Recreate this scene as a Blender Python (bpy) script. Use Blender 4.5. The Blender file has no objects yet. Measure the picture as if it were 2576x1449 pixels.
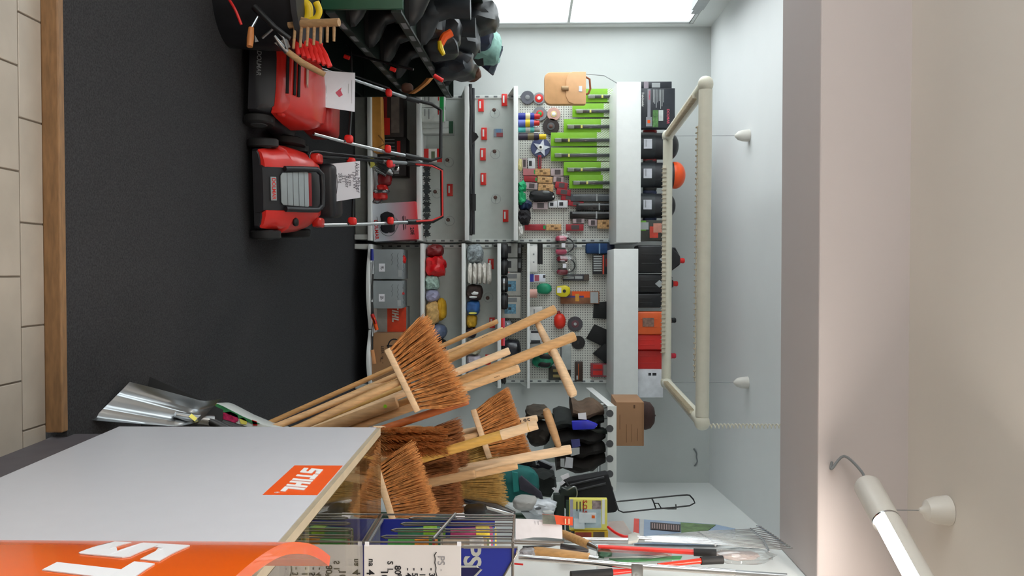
import bpy, bmesh, math, random
from mathutils import Matrix, Vector, noise
random.seed(7)
SC = bpy.context.scene
COL = SC.collection
# ------------------------------------------------------------------ camera
# The phone was held sideways: the picture's right edge is the room's "up".
EYE = Vector((0.0, 0.0, 1.40))
FPX = 2100.0
YAW, PITCH = math.radians(1.2), math.radians(-1.2)
FWD = Vector((math.sin(YAW)*math.cos(PITCH), math.cos(YAW)*math.cos(PITCH), math.sin(PITCH)))
RGT = Vector((math.cos(YAW), -math.sin(YAW), 0.0))
UPV = RGT.cross(FWD)
cam_data = bpy.data.cameras.new('camera')
cam_data.sensor_fit = 'HORIZONTAL'; cam_data.sensor_width = 36.0
cam_data.lens = FPX/2576.0*36.0
cam_data.clip_start = 0.02; cam_data.clip_end = 200
cam = bpy.data.objects.new('camera', cam_data); COL.objects.link(cam)
rot = Matrix((UPV, -RGT, -FWD)).transposed()
cam.matrix_world = Matrix.Translation(EYE) @ rot.to_4x4()
SC.camera = cam
# ------------------------------------------------------------------ light
world = bpy.data.worlds.new('world'); SC.world = world; world.use_nodes = True
bg = world.node_tree.nodes['Background']
bg.inputs[0].default_value = (0.93, 0.98, 1.0, 1); bg.inputs[1].default_value = 4.1
SC.view_settings.view_transform = 'Standard'; SC.view_settings.look = 'None'
SC.view_settings.exposure = 0.2; SC.view_settings.gamma = 1.0
SC.view_settings.use_curve_mapping = False
# ------------------------------------------------------------------ helpers
def ray(px, py): return FWD*FPX + UPV*(px-1288.0) + RGT*(py-724.5)
def at(px, py, Y): d = ray(px, py); return EYE + d*(Y/d.y)
def onz(px, py, z): d = ray(px, py); return EYE + d*((z-EYE.z)/d.z)
def onx(px, py, X): d = ray(px, py); return EYE + d*(X/d.x)
def hexc(h):
    h = h.lstrip('#'); v = [int(h[i:i+2], 16)/255 for i in (0, 2, 4)]
    return tuple(c/12.92 if c <= .04045 else ((c+.055)/1.055)**2.4 for c in v)
MATS = {}
def mat(h, rough=.5, metal=0., var=.10, scale=18., bump=0., bscale=150., key=None, stretch=None, spec=.5, trans=0., alpha=1., coat=0., emit=0.):
    k = key or (h, rough, metal, var, scale, bump, bscale, stretch, trans, alpha, coat, emit)
    if k in MATS: return MATS[k]
    m = bpy.data.materials.new('m_%s' % (key or h.lstrip('#'))); m.use_nodes = True
    nt = m.node_tree; b = nt.nodes['Principled BSDF']
    c = hexc(h)
    tc = nt.nodes.new('ShaderNodeTexCoord'); src = tc.outputs['Object']
    if stretch:
        mp = nt.nodes.new('ShaderNodeMapping'); mp.inputs['Scale'].default_value = stretch
        nt.links.new(src, mp.inputs[0]); src = mp.outputs[0]
    nz = nt.nodes.new('ShaderNodeTexNoise'); nz.inputs['Scale'].default_value = scale; nz.inputs['Detail'].default_value = 4
    nt.links.new(src, nz.inputs['Vector'])
    rp = nt.nodes.new('ShaderNodeValToRGB')
    lo = 1-var; hi = 1+var
    rp.color_ramp.elements[0].position = .3; rp.color_ramp.elements[1].position = .7
    rp.color_ramp.elements[0].color = (c[0]*lo, c[1]*lo, c[2]*lo, 1)
    rp.color_ramp.elements[1].color = (min(1, c[0]*hi), min(1, c[1]*hi), min(1, c[2]*hi), 1)
    nt.links.new(nz.outputs[0], rp.inputs[0]); nt.links.new(rp.outputs[0], b.inputs['Base Color'])
    b.inputs['Roughness'].default_value = rough; b.inputs['Metallic'].default_value = metal
    b.inputs['Specular IOR Level'].default_value = spec
    if coat: b.inputs['Coat Weight'].default_value = coat
    if trans: b.inputs['Transmission Weight'].default_value = trans
    if alpha < 1: b.inputs['Alpha'].default_value = alpha
    if emit:
        b.inputs['Emission Color'].default_value = (*c, 1); b.inputs['Emission Strength'].default_value = emit
    if bump:
        n2 = nt.nodes.new('ShaderNodeTexNoise'); n2.inputs['Scale'].default_value = bscale
        nt.links.new(src, n2.inputs['Vector'])
        bp = nt.nodes.new('ShaderNodeBump'); bp.inputs['Strength'].default_value = bump; bp.inputs['Distance'].default_value = .01
        nt.links.new(n2.outputs[0], bp.inputs['Height']); nt.links.new(bp.outputs[0], b.inputs['Normal'])
    MATS[k] = m
    return m
def glassy(key, tint, mix_rough=.03, ior=1.5, base=0.0):
    if key in MATS: return MATS[key]
    m = bpy.data.materials.new('m_'+key); m.use_nodes = True; nt = m.node_tree
    for n in list(nt.nodes): nt.nodes.remove(n)
    out = nt.nodes.new('ShaderNodeOutputMaterial'); mx = nt.nodes.new('ShaderNodeMixShader')
    tr = nt.nodes.new('ShaderNodeBsdfTransparent'); tr.inputs[0].default_value = (*tint, 1)
    gl = nt.nodes.new('ShaderNodeBsdfGlossy'); gl.inputs['Roughness'].default_value = mix_rough
    gl.inputs[0].default_value = (.9, .9, .9, 1)
    lw = nt.nodes.new('ShaderNodeLayerWeight')
    pw = nt.nodes.new('ShaderNodeMath'); pw.operation = 'POWER'; pw.inputs[1].default_value = 5.0
    ad = nt.nodes.new('ShaderNodeMath'); ad.inputs[1].default_value = .04+base; ad.use_clamp = True
    nt.links.new(lw.outputs['Facing'], pw.inputs[0]); nt.links.new(pw.outputs[0], ad.inputs[0]); nt.links.new(ad.outputs[0], mx.inputs[0])
    nt.links.new(tr.outputs[0], mx.inputs[1]); nt.links.new(gl.outputs[0], mx.inputs[2]); nt.links.new(mx.outputs[0], out.inputs[0])
    MATS[key] = m; return m
def emitter(key, col, strength):
    m = bpy.data.materials.new('m_'+key); m.use_nodes = True; nt = m.node_tree
    for n in list(nt.nodes): nt.nodes.remove(n)
    out = nt.nodes.new('ShaderNodeOutputMaterial'); e = nt.nodes.new('ShaderNodeEmission')
    e.inputs[0].default_value = (*col, 1); e.inputs[1].default_value = strength
    nt.links.new(e.outputs[0], out.inputs[0]); return m
OM = {}   # object -> world matrix of its thing
def NB(): return bmesh.new()
def box(bm, lo, hi, M=None):
    lo = Vector(lo); hi = Vector(hi)
    vs = [bm.verts.new(((lo.x, hi.x)[i & 1], (lo.y, hi.y)[(i >> 1) & 1], (lo.z, hi.z)[i >> 2])) for i in range(8)]
    for f in ((0, 2, 3, 1), (4, 5, 7, 6), (0, 1, 5, 4), (2, 6, 7, 3), (0, 4, 6, 2), (1, 3, 7, 5)):
        bm.faces.new([vs[i] for i in f])
    if M is not None:
        for v in vs: v.co = M @ v.co
    return vs
def tube(bm, pts, r, n=8, caps=True, closed=False, flat=1.0):
    pts = [Vector(p) for p in pts]; N = len(pts)
    rs = r if isinstance(r, (list, tuple)) else [r]*N
    rings = []; ref = None
    for i, p in enumerate(pts):
        if closed: t = pts[(i+1) % N]-pts[i-1]
        else: t = pts[min(i+1, N-1)]-pts[max(i-1, 0)]
        if t.length < 1e-9: t = Vector((0, 0, 1))
        t.normalize()
        if ref is None:
            ref = Vector((0, 0, 1)) if abs(t.z) < .9 else Vector((1, 0, 0))
        a = (ref - t*ref.dot(t))
        if a.length < 1e-6: a = t.orthogonal()
        a.normalize(); b = t.cross(a); ref = a
        rings.append([bm.verts.new(p + (a*math.cos(k*2*math.pi/n) + b*math.sin(k*2*math.pi/n)*flat)*rs[i]) for k in range(n)])
    for i in range(N if closed else N-1):
        A = rings[i]; B = rings[(i+1) % N]
        for k in range(n): bm.faces.new((A[k], A[(k+1) % n], B[(k+1) % n], B[k]))
    if caps and not closed:
        bm.faces.new(rings[0][::-1]); bm.faces.new(rings[-1])
def cr(pts, k=5):
    """smooth curve through the points"""
    P = [Vector(p) for p in pts]; out = []
    for i in range(len(P)-1):
        a = P[max(i-1, 0)]; b_ = P[i]; c_ = P[i+1]; d_ = P[min(i+2, len(P)-1)]
        for j in range(k):
            t = j/k; out.append(.5*((2*b_)+(c_-a)*t+(2*a-5*b_+4*c_-d_)*t*t+(3*b_-a-3*c_+d_)*t*t*t))
    return out+[P[-1]]
def lathe(bm, prof, M=None, n=20):
    M = M or Matrix.Identity(4); rings = []
    for r, h in prof:
        if r < 1e-6: rings.append([bm.verts.new(M @ Vector((0, 0, h)))])
        else: rings.append([bm.verts.new(M @ Vector((r*math.cos(k*2*math.pi/n), r*math.sin(k*2*math.pi/n), h))) for k in range(n)])
    for A, B in zip(rings, rings[1:]):
        for k in range(n):
            if len(A) == 1 and len(B) == 1: continue
            if len(A) == 1: bm.faces.new((A[0], B[(k+1) % n], B[k]))
            elif len(B) == 1: bm.faces.new((A[k], A[(k+1) % n], B[0]))
            else: bm.faces.new((A[k], A[(k+1) % n], B[(k+1) % n], B[k]))
    if len(rings[0]) > 1: bm.faces.new(rings[0][::-1])
    if len(rings[-1]) > 1: bm.faces.new(rings[-1])
def prism(bm, pts, M, t):
    A = [bm.verts.new(M @ Vector((x, y, 0))) for x, y in pts]; B = [bm.verts.new(M @ Vector((x, y, t))) for x, y in pts]
    n = len(pts); bm.faces.new(A[::-1]); bm.faces.new(B)
    for i in range(n): bm.faces.new((A[i], A[(i+1) % n], B[(i+1) % n], B[i]))
def wprism(bm, wpts, off):
    """polygon given as world points, thickened by the vector off"""
    A = [bm.verts.new(Vector(p)) for p in wpts]; B = [bm.verts.new(Vector(p)+Vector(off)) for p in wpts]
    n = len(wpts); bm.faces.new(A[::-1]); bm.faces.new(B)
    for i in range(n): bm.faces.new((A[i], A[(i+1) % n], B[(i+1) % n], B[i]))
def loft(bm, secs, cap=True):
    R = [[bm.verts.new(Vector(p)) for p in s] for s in secs]; n = len(R[0])
    for A, B in zip(R, R[1:]):
        for k in range(n): bm.faces.new((A[k], A[(k+1) % n], B[(k+1) % n], B[k]))
    if cap: bm.faces.new(R[0][::-1]); bm.faces.new(R[-1])
def blob(bm, c, half, amp=.18, freq=2.2, seed=0, p=3.0, sub=3, M=None):
    tmp = bmesh.new(); bmesh.ops.create_icosphere(tmp, subdivisions=sub, radius=1.0)
    c = Vector(c); half = Vector(half); mp = {}
    for v in tmp.verts:
        d = v.co.normalized()
        q = (abs(d.x)**p+abs(d.y)**p+abs(d.z)**p)**(1/p)
        k = 1+amp*noise.noise(d*freq+Vector((seed*3.1, seed*1.7, seed*.9)))+amp*.5*noise.noise(d*freq*2.7+Vector((seed, 5, seed*2)))
        co = d/q*k; co = Vector((co.x*half.x, co.y*half.y, co.z*half.z))
        if M: co = M @ co
        mp[v] = bm.verts.new(c+co)
    for f in tmp.faces: bm.faces.new([mp[v] for v in f.verts])
    tmp.free()
def link(name, me, parent=None):
    o = bpy.data.objects.new(name, me); COL.objects.link(o)
    if parent is not None: o.parent = parent; OM[o] = OM[parent]
    return o
def obj(name, bm, m, parent=None, bevel=0., smooth=None, seg=2):
    bmesh.ops.remove_doubles(bm, verts=bm.verts, dist=1e-6)
    bmesh.ops.recalc_face_normals(bm, faces=bm.faces)
    if bevel:
        ed = [e for e in bm.edges if len(e.link_faces) == 2 and e.calc_face_angle(0) > .45]
        bmesh.ops.bevel(bm, geom=ed, offset=bevel, segments=seg, affect='EDGES', clamp_overlap=True, profile=.5)
    if parent is not None:
        bm.transform(OM[parent].inverted()); loc = None
    else:
        xs = [v.co for v in bm.verts]
        loc = Vector(((min(v.x for v in xs)+max(v.x for v in xs))/2, (min(v.y for v in xs)+max(v.y for v in xs))/2, min(v.z for v in xs)))
        bm.transform(Matrix.Translation(-loc))
    me = bpy.data.meshes.new(name); bm.to_mesh(me); bm.free()
    sm = smooth if smooth is not None else True
    if sm:
        for p in me.polygons: p.use_smooth = True
        try: me.set_sharp_from_angle(angle=math.radians(38))
        except Exception: pass
    for x in (m if isinstance(m, (list, tuple)) else [m]): me.materials.append(x)
    o = link(name, me, parent)
    if parent is None:
        o.location = loc; OM[o] = Matrix.Translation(loc)
    return o
def tag(o, label, cat, group=None):
    o['label'] = label; o['category'] = cat
    if group: o['group'] = group
    return o
def thing(name, label, cat, loc=(0, 0, 0), rz=0., group=None):
    o = bpy.data.objects.new(name, None); COL.objects.link(o); o.empty_display_size = .05
    o.location = loc; o.rotation_euler = (0, 0, rz)
    OM[o] = Matrix.Translation(Vector(loc)) @ Matrix.Rotation(rz, 4, 'Z')
    return tag(o, label, cat, group)
def struct(name, bm, m, bevel=0., smooth=False, parent=None):
    o = obj(name, bm, m, parent, bevel, smooth)
    if parent is None: o['kind'] = 'structure'
    return o
def dup(root, loc, rz, label, group=None):
    r = root.copy(); COL.objects.link(r); r.location = loc; r.rotation_euler = (0, 0, rz); r['label'] = label
    if group: r['group'] = group
    OM[r] = Matrix.Translation(Vector(loc)) @ Matrix.Rotation(rz, 4, 'Z')
    for ch in list(root.children):
        c = ch.copy(); COL.objects.link(c); c.parent = r
        for g in list(ch.children):
            d = g.copy(); COL.objects.link(d); d.parent = c
    return r
def FM(p, rx=(1, 0, 0), uy=(0, 0, 1)):
    """frame: local x = reading direction, y = up, z = towards the reader"""
    x = Vector(rx).normalized(); y = Vector(uy); y = (y-x*y.dot(x)).normalized(); z = x.cross(y)
    M = Matrix((x, y, z)).transposed().to_4x4(); M.translation = Vector(p); return M
TXT = {}
def text(s, parent, M, size, m, name='lettering', bold=0., shear=0., align='CENTER', sx=1.):
    k = (s, bold, shear, align)
    if k not in TXT:
        cu = bpy.data.curves.new('t', 'FONT'); cu.body = s; cu.size = 1.0; cu.offset = bold; cu.shear = shear
        cu.align_x = align; cu.align_y = 'CENTER'; cu.extrude = .004; cu.resolution_u = 3
        ob = bpy.data.objects.new('t', cu); COL.objects.link(ob)
        dg = bpy.context.evaluated_depsgraph_get(); me = bpy.data.meshes.new_from_object(ob.evaluated_get(dg))
        bpy.data.objects.remove(ob); bpy.data.curves.remove(cu); TXT[k] = me
    me = TXT[k].copy()
    S = Matrix.Diagonal((size*sx, size, min(size, .12), 1))
    me.transform(OM[parent].inverted() @ M @ S)
    me.materials.clear(); me.materials.append(m)
    return link(name, me, parent)
# materials used all over
WHITE = mat('#e8eae8', .45, var=.02); OFFW = mat('#dcdcd4', .5, var=.03); CREAM = mat('#d9d3bf', .4, var=.03)
STEELW = mat('#d4d8d4', .42, var=.03); PANELW = mat('#c3c9c4', .5, var=.03)
BLACK = mat('#121214', .45, var=.2); DBLACK = mat('#0b0b0c', .8, var=.3); RUBBER = mat('#161617', .7, var=.2)
CHAR = mat('#2b2c30', .55, var=.15); GREY = mat('#7d8082', .5, var=.08); LGREY = mat('#a9adae', .45, var=.06); DGREY = mat('#45474a', .55, var=.1)
RED = mat('#c8231f', .35, var=.05); DRED = mat('#7d1418', .45, var=.1); BRED = mat('#e0241f', .4, var=.05); PINK = mat('#d4566b', .5, var=.1)
ORANGE = mat('#f26a12', .35, var=.03); STORANGE = mat('#f05a10', .4, var=.02)
CHROME = mat('#c9cbcc', .18, 1., var=.05); STEEL = mat('#9ea1a3', .32, 1., var=.1); ALU = mat('#a9adb0', .28, 1., var=.12, scale=8, stretch=(1, 1, .2))
YEL = mat('#e6c414', .45, var=.06); LYEL = mat('#e8df6a', .5, var=.05); GREEN = mat('#1e9a4a', .45, var=.1); LIME = mat('#7db81e', .5, var=.05)
BLUE = mat('#1d2b8c', .4, var=.06); DBLUE = mat('#1a2340', .6, var=.15); TEAL = mat('#0f5552', .8, var=.2); LBLUE = mat('#6d8fb0', .5, var=.1)
PAPER = mat('#e9e8ee', .7, var=.015); CARD = mat('#9a7350', .8, var=.08, scale=9); INK = mat('#15131a', .7, var=.05); PENCIL = mat('#8d8b90', .8, var=.05)
WOOD = mat('#d4ab7c', .5, var=.16, scale=14, stretch=(9, 9, 1.2), bump=.08); WOOD2 = mat('#c2955f', .5, var=.16, scale=14, stretch=(9, 9, 1.2)); WOODL = mat('#dcbc96', .5, var=.12, scale=14, stretch=(9, 9, 1.2))
WOODG = mat('#a8845c', .65, var=.18, scale=12, stretch=(8, 8, 1.2)); WOODR = mat('#a2592c', .5, var=.2, scale=14, stretch=(8, 8, 1.2))
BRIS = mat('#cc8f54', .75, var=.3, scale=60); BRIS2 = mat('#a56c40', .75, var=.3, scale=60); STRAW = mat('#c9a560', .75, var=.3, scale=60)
TAN = mat('#e2ac78', .5, var=.06); LEATH = mat('#8a4a26', .5, var=.15); BROWN = mat('#4a3023', .8, var=.25)
DGREEN = mat('#1c4a33', .45, var=.08); RACKG = mat('#0f2019', .5, var=.2)
CLEAR = glassy('clear_plastic', (.93, .94, .94), .08, 1.45, .04); GLASS = glassy('counter_glass', (.80, .79, .70), .01, 1.55, .16)
# THE SETTING
WX = -2.08
WALLM = mat('#dfe2e0', .75, var=.015, scale=3, bump=.02, bscale=60)
CEILM = mat('#e4e6e6', .8, var=.01, scale=3); FRONTM = mat('#dcd5cc', .8, var=.012, scale=3)
CARPET = mat('#3a3a3c', .95, var=.35, scale=160, bump=.5, bscale=700, spec=.1)
TILE = mat('#a0988c', .38, var=.09, scale=7, bump=.03, bscale=30); GROUT = mat('#6f675c', .9, var=.1)
b = NB(); box(b, (WX-.06, 2.49, -.08), (2.2, 7.26, 0.0)); struct('floor_carpet', b, CARPET)
b = NB(); box(b, (-2.6, -2.6, -.12), (2.3, 2.46, -.0505)); tilefloor = struct('floor', b, GROUT)
# running-bond tiles; the ones near the step are laid one by one, the rest share their meshes too
def tilemesh(w, d):
    bm = NB(); box(bm, (0, 0, 0), (w, d, .008)); bmesh.ops.bevel(bm, geom=list(bm.edges), offset=.0015, segments=1, affect='EDGES')
    me = bpy.data.meshes.new('tile'); bm.to_mesh(me); bm.free(); me.materials.append(TILE); return me
TW = .298
tm_full = tilemesh(TW-.005, .298-.005); tm_cut = tilemesh(TW-.005, .109)
ti = OM[tilefloor].inverted()
x_joint = at(70, 305, 2.41).x; x_joint2 = at(20, 430, 2.33).x
for row in range(5):
    y1 = 2.456 if row == 0 else 2.456-.114-.298*(row-1)
    d = .109 if row == 0 else .293
    for k in range(-5, 7):
        x0 = (x_joint if row % 2 == 0 else x_joint2)+k*TW
        o = link('tile', tm_cut if row == 0 else tm_full, tilefloor)
        o.location = ti @ Vector((x0+.0025, y1-d, -.0535))
# wooden step edge
PLANK = mat('#80603f', .5, var=.22, scale=10, stretch=(1.5, 9, 9))
b = NB(); xr = at(130, 1087, 2.47).x
box(b, (-2.4, 2.458, -.05), (xr, 2.49, .004)); o = obj('trim_1', b, PLANK, bevel=.004, smooth=False); o['kind'] = 'structure'
# back room walls
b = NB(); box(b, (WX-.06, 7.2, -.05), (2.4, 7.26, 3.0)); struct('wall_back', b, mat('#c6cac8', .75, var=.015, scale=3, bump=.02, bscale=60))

b = NB()
box(b, (WX-.06, 3.0, -.05), (WX, 7.2, .95)); box(b, (WX-.06, 3.0, 2.78), (WX, 7.2, 3.0))
box(b, (WX-.06, 7.12, .95), (WX, 7.2, 2.78)); box(b, (WX-.06, 3.0, .95), (WX, 3.5, 2.78)); struct('wall_left', b, WALLM)
b = NB(); xa, xb = 1.345+.0676*3.1, 1.345+.0676*7.3
wprism(b, [(xa, 3.1, -.05), (xb, 7.3, -.05), (xb, 7.3, 3.0), (xa, 3.1, 3.0)], (.12, 0, 0)); struct('wall_right', b, WALLM)
b = NB(); box(b, (WX-.06, 2.9, 2.95), (2.4, 7.26, 3.05)); struct('ceiling', b, CEILM)
# window in the left wall
WF = mat('#d9dcdc', .4, var=.02); b = NB()
for y0, y1, z0, z1 in ((3.5, 7.12, .95, .98), (3.5, 7.12, 2.75, 2.78), (3.5, 3.56, .98, 2.75), (7.09, 7.12, .98, 2.75), (5.2, 5.25, .98, 2.75)):
    box(b, (WX-.045, y0, z0), (WX-.005, y1, z1))
w1 = struct('window_1', b, WF, bevel=.006)
b = NB(); box(b, (WX-.04, 3.56, 1.72), (WX-.01, 7.09, 1.74)); obj('transom', b, WF, w1)
b = NB(); box(b, (WX-.03, 3.53, .97), (WX-.024, 7.1, 2.76)); obj('pane', b, glassy('window_glass', (.97, .98, .98)), w1)
b = NB(); box(b, (WX-.005, 3.5, .93), (WX+.10, 7.12, .953)); obj('window_sill', b, WF, w1)
b = NB(); box(b, (WX, 3.6, 2.66), (WX+.06, 6.55, 2.75)); box(b, (WX, 6.55, 2.685), (WX+.04, 6.72, 2.745)); obj('blind_box', b, LGREY, w1)
# dividing beam and pier, front room
BY0, BY1, BZ = 2.75, 3.166, 2.347
b = NB(); box(b, (-2.5, BY0, BZ), (1.05, BY1, 3.0)); struct('ceiling_beam', b, mat('#c6bdbb', .8, var=.012, scale=3), bevel=.006)
b = NB(); box(b, (1.05, BY0, -.05), (2.4, 3.2, 3.0)); struct('wall_pier', b, WALLM, bevel=.006)
b = NB(); box(b, (-2.7, BY0, -.05), (-2.08, 3.1, 3.0)); struct('wall_pier_window', b, WALLM)
b = NB(); box(b, (-2.7, -2.7, 2.64), (2.4, BY0+.02, 2.76)); struct('ceiling_front', b, FRONTM)
b = NB(); box(b, (-2.64, -2.7, -.1), (-2.58, BY0+.02, .5)); box(b, (-2.64, -2.7, 2.35), (-2.58, BY0+.02, 2.7)); box(b, (-2.64, -2.7, .5), (-2.58, -2.0, 2.35)); box(b, (-2.64, 2.1, .5), (-2.58, BY0+.02, 2.35)); struct('wall_front_left', b, FRONTM)
b = NB()
for y0, y1, z0, z1 in ((-2.0, 2.1, .5, .55), (-2.0, 2.1, 2.30, 2.35), (-2.0, -1.95, .55, 2.30), (2.05, 2.1, .55, 2.30), (0.0, .06, .55, 2.30)): box(b, (-2.63, y0, z0), (-2.585, y1, z1))
w2 = struct('fill_window', b, WF, bevel=.006)  # added window out of view, lets extra daylight into the room
b = NB(); box(b, (-2.612, -1.97, .52), (-2.606, 2.07, 2.32)); obj('pane', b, MATS['window_glass'], w2)
b = NB(); box(b, (2.28, -2.7, -.1), (2.4, BY0+.02, 2.7)); struct('wall_front_right', b, FRONTM)
b = NB(); box(b, (-2.7, -2.72, -.1), (2.4, -2.6, 2.7)); struct('wall_front_back', b, FRONTM)
# ================================================================== LAMPS
LAMPW = mat('#d8d4cc', .4, var=.02); LAMPC = mat('#d9d5c3', .35, var=.03)
TUBE = emitter('tube_light', (1.0, .91, .82), 100.0)
def tube_lamp(p0, p1, label, cable_to=None, canopy_at=.12):
    p0 = Vector(p0); p1 = Vector(p1); d = (p1-p0).normalized(); r = .040
    t = thing('tube_lamp', label, 'lamp', (p0.x, p0.y, p0.z-r))
    side = d.cross(Vector((0, 0, 1))).normalized()
    def shell(bm, s0, s1, a0, a1, ri, ro, n=14):
        secs = []
        for s in (s0, s1):
            c = p0+d*s; ring = []
            for k in range(n+1):
                a = a0+(a1-a0)*k/n; ring.append(c+(side*math.cos(a)+Vector((0, 0, 1))*math.sin(a))*ro)
            for k in range(n, -1, -1):
                a = a0+(a1-a0)*k/n; ring.append(c+(side*math.cos(a)+Vector((0, 0, 1))*math.sin(a))*ri)
            secs.append(ring)
        loft(bm, secs)
    L = (p1-p0).length
    b = NB(); tube(b, [p0, p0+d*.012, p0+d*.165], [r*.8, r, r], 22); obj('end_sleeve', b, LAMPW, t)
    b = NB(); shell(b, .165, L-.165, -.12*math.pi, 1.12*math.pi, r-.003, r); obj('reflector_housing', b, LAMPW, t)
    b = NB(); tube(b, [p1, p1-d*.012, p1-d*.165], [r*.8, r, r], 22); obj('end_sleeve', b, LAMPW, t)
    b = NB(); off = Vector((0, 0, -.008)); tube(b, [p0+d*.165+off, p1-d*.165+off], .026, 16); obj('fluorescent_tube', b, TUBE, t)
    for s in (.165, L-.17):
        b = NB(); tube(b, [p0+d*s, p0+d*(s+.006)], r+.001, 22); obj('end_ring', b, CHROME, t)
    for s in (canopy_at, L-canopy_at):
        c = p0+d*s; b = NB(); tube(b, [c+Vector((0, 0, r)), Vector((c.x, c.y, 2.56))], .0012, 5); obj('suspension_wire', b, GREY, t)
        b = NB(); lathe(b, [(0, 2.552), (.006, 2.554), (.012, 2.565), (.030, 2.575), (.040, 2.60), (.044, 2.639), (0, 2.639)], Matrix.Translation((c.x, c.y, 0)), 22); obj('ceiling_cup', b, LAMPW, t)
    if cable_to is not None:
        e = Vector(cable_to); b = NB(); m1 = p0-d*.05+Vector((0, .02, .012)); m2 = (m1+e)/2+Vector((-.03, .02, .0))
        tube(b, cr([p0, m1, m2, e+Vector((.015, -.03, -.012)), e]), .0045, 8); obj('power_cable', b, GREY, t)
    return t
LP0 = onz(2178, 1216, 2.44); LP1 = onz(2300, 1439, 2.44)
ld = (LP1-LP0).normalized()
tube_lamp(LP0, LP0+ld*1.55, 'lit white tube lamp hanging from the cream front ceiling on thin wires', at(2093, 1163, 2.749))
tube_lamp((-1.5, 1.2, 2.44), (-1.3, -.4, 2.44), 'unseen extra tube lamp added to brighten the left of the front room')  # extra lamp out of view, added for overall brightness
# unlit rectangular tube lamp in the back room
t = thing('rectangular_lamp', 'large unlit rectangular cream tube lamp hanging under the back room ceiling', 'lamp', (0, 5.2, 2.3))
A = at(1775, 212, 4.45); B = at(1766, 1062, 4.45); Dd = at(1680, 342, 5.94); Cc = at(1676, 962, 5.94)
for p, q, r in ((A, B, .036), (B, Cc, .034), (Cc, Dd, .034), (Dd, A, .034)):
    b = NB(); e = (q-p).normalized(); tube(b, [p+e*.03, q-e*.03], r, 18); tubepart = obj('lamp_tube', b, LAMPC, t)
    if abs(e.x) > .8 or True:
        inn = ((A+B+Cc+Dd)/4-(p+q)/2); inn.z = 0; inn.normalize(); L = (q-p).length
        b = NB(); M = FM(p+e*(L*.12)+inn*.026+Vector((0, 0, -.038)), e, (0, 0, 1))
        box(b, (0, 0, -.004), (L*.76, .026, .012), M); obj('louvre_tray', b, CREAM, tubepart)
        b = NB(); n = int(L*.76/.03)
        for k in range(n): box(b, (k*L*.76/n+.004, -.006, -.012), (k*L*.76/n+.010, .024, .013), M)
        lo = obj('louvre_fins', b, mat('#b3a68f', .5), tubepart); lo['kind'] = 'stuff'
for p in (A, B, Cc, Dd):
    b = NB(); blob(b, p, (.043, .043, .040), amp=0, p=2.3, sub=3); obj('corner_joint', b, LAMPC, t)
for p in (Dd, Cc):
    b = NB(); tube(b, [p, (p.x, p.y, 2.86)], .0015, 5); obj('suspension_wire', b, GREY, t)
    b = NB(); lathe(b, [(0, 2.845), (.008, 2.848), (.03, 2.87), (.040, 2.90), (.044, 2.949), (0, 2.949)], Matrix.Translation((p.x, p.y, 0)), 20); obj('ceiling_cup', b, LAMPW, t)
b = NB(); c0 = B+Vector((.02, .0, .03)); pts = []
for k in range(0, 30*10+1):
    a = k*2*math.pi/10; pts.append(Vector((c0.x+.011*math.cos(a), c0.y+.011*math.sin(a), c0.z+(2.945-c0.z)*k/300)))
tube(b, pts, .0035, 5); obj('coiled_cable', b, LAMPC, t)
# stain / hook on the back wall near the corner
b = NB(); p0 = at(1745, 1128, 7.195); p1 = at(1752, 1150, 7.195); p2 = at(1747, 1172, 7.195)
tube(b, cr([p0, (p0+p1)/2+Vector((0, -.01, .01)), p1, (p1+p2)/2+Vector((0, -.012, .012)), p2]), .006, 6)
tag(obj('cable_end', b, GREY), 'short grey cable stub on the bare wall above the cardboard box', 'cable')
# ================================================================== SHELVING
YF, YP = 6.76, 7.13      # shelf fronts, rear panels
def X_(py, Y): return at(1300, py, Y).x
def Z_(px, Y, py=600): return at(px, py, Y).z
def pegmat():
    if 'peg' in MATS: return MATS['peg']
    m = bpy.data.materials.new('m_perforated'); m.use_nodes = True; nt = m.node_tree; bs = nt.nodes['Principled BSDF']
    tc = nt.nodes.new('ShaderNodeTexCoord'); sp = nt.nodes.new('ShaderNodeSeparateXYZ'); nt.links.new(tc.outputs['Object'], sp.inputs[0])
    def frac(o):
        a = nt.nodes.new('ShaderNodeMath'); a.operation = 'MULTIPLY'; a.inputs[1].default_value = 1/.0205; nt.links.new(o, a.inputs[0])
        f = nt.nodes.new('ShaderNodeMath'); f.operation = 'FRACT'; nt.links.new(a.outputs[0], f.inputs[0])
        s = nt.nodes.new('ShaderNodeMath'); s.operation = 'SUBTRACT'; s.inputs[1].default_value = .5; nt.links.new(f.outputs[0], s.inputs[0])
        q = nt.nodes.new('ShaderNodeMath'); q.operation = 'POWER'; q.inputs[1].default_value = 2; nt.links.new(s.outputs[0], q.inputs[0]); return q
    q1, q2 = frac(sp.outputs[0]), frac(sp.outputs[2])
    ad = nt.nodes.new('ShaderNodeMath'); nt.links.new(q1.outputs[0], ad.inputs[0]); nt.links.new(q2.outputs[0], ad.inputs[1])
    lt = nt.nodes.new('ShaderNodeMath'); lt.operation = 'LESS_THAN'; lt.inputs[1].default_value = .045; nt.links.new(ad.outputs[0], lt.inputs[0])
    mx = nt.nodes.new('ShaderNodeMix'); mx.data_type = 'RGBA'; nt.links.new(lt.outputs[0], mx.inputs['Factor'])
    c = hexc('#d2d3cb'); mx.inputs['A'].default_value = (*c, 1); mx.inputs['B'].default_value = (.12, .12, .12, 1)
    nt.links.new(mx.outputs['Result'], bs.inputs['Base Color']); bs.inputs['Roughness'].default_value = .5
    MATS['peg'] = m; return m
SHELF_Z = {}
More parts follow.
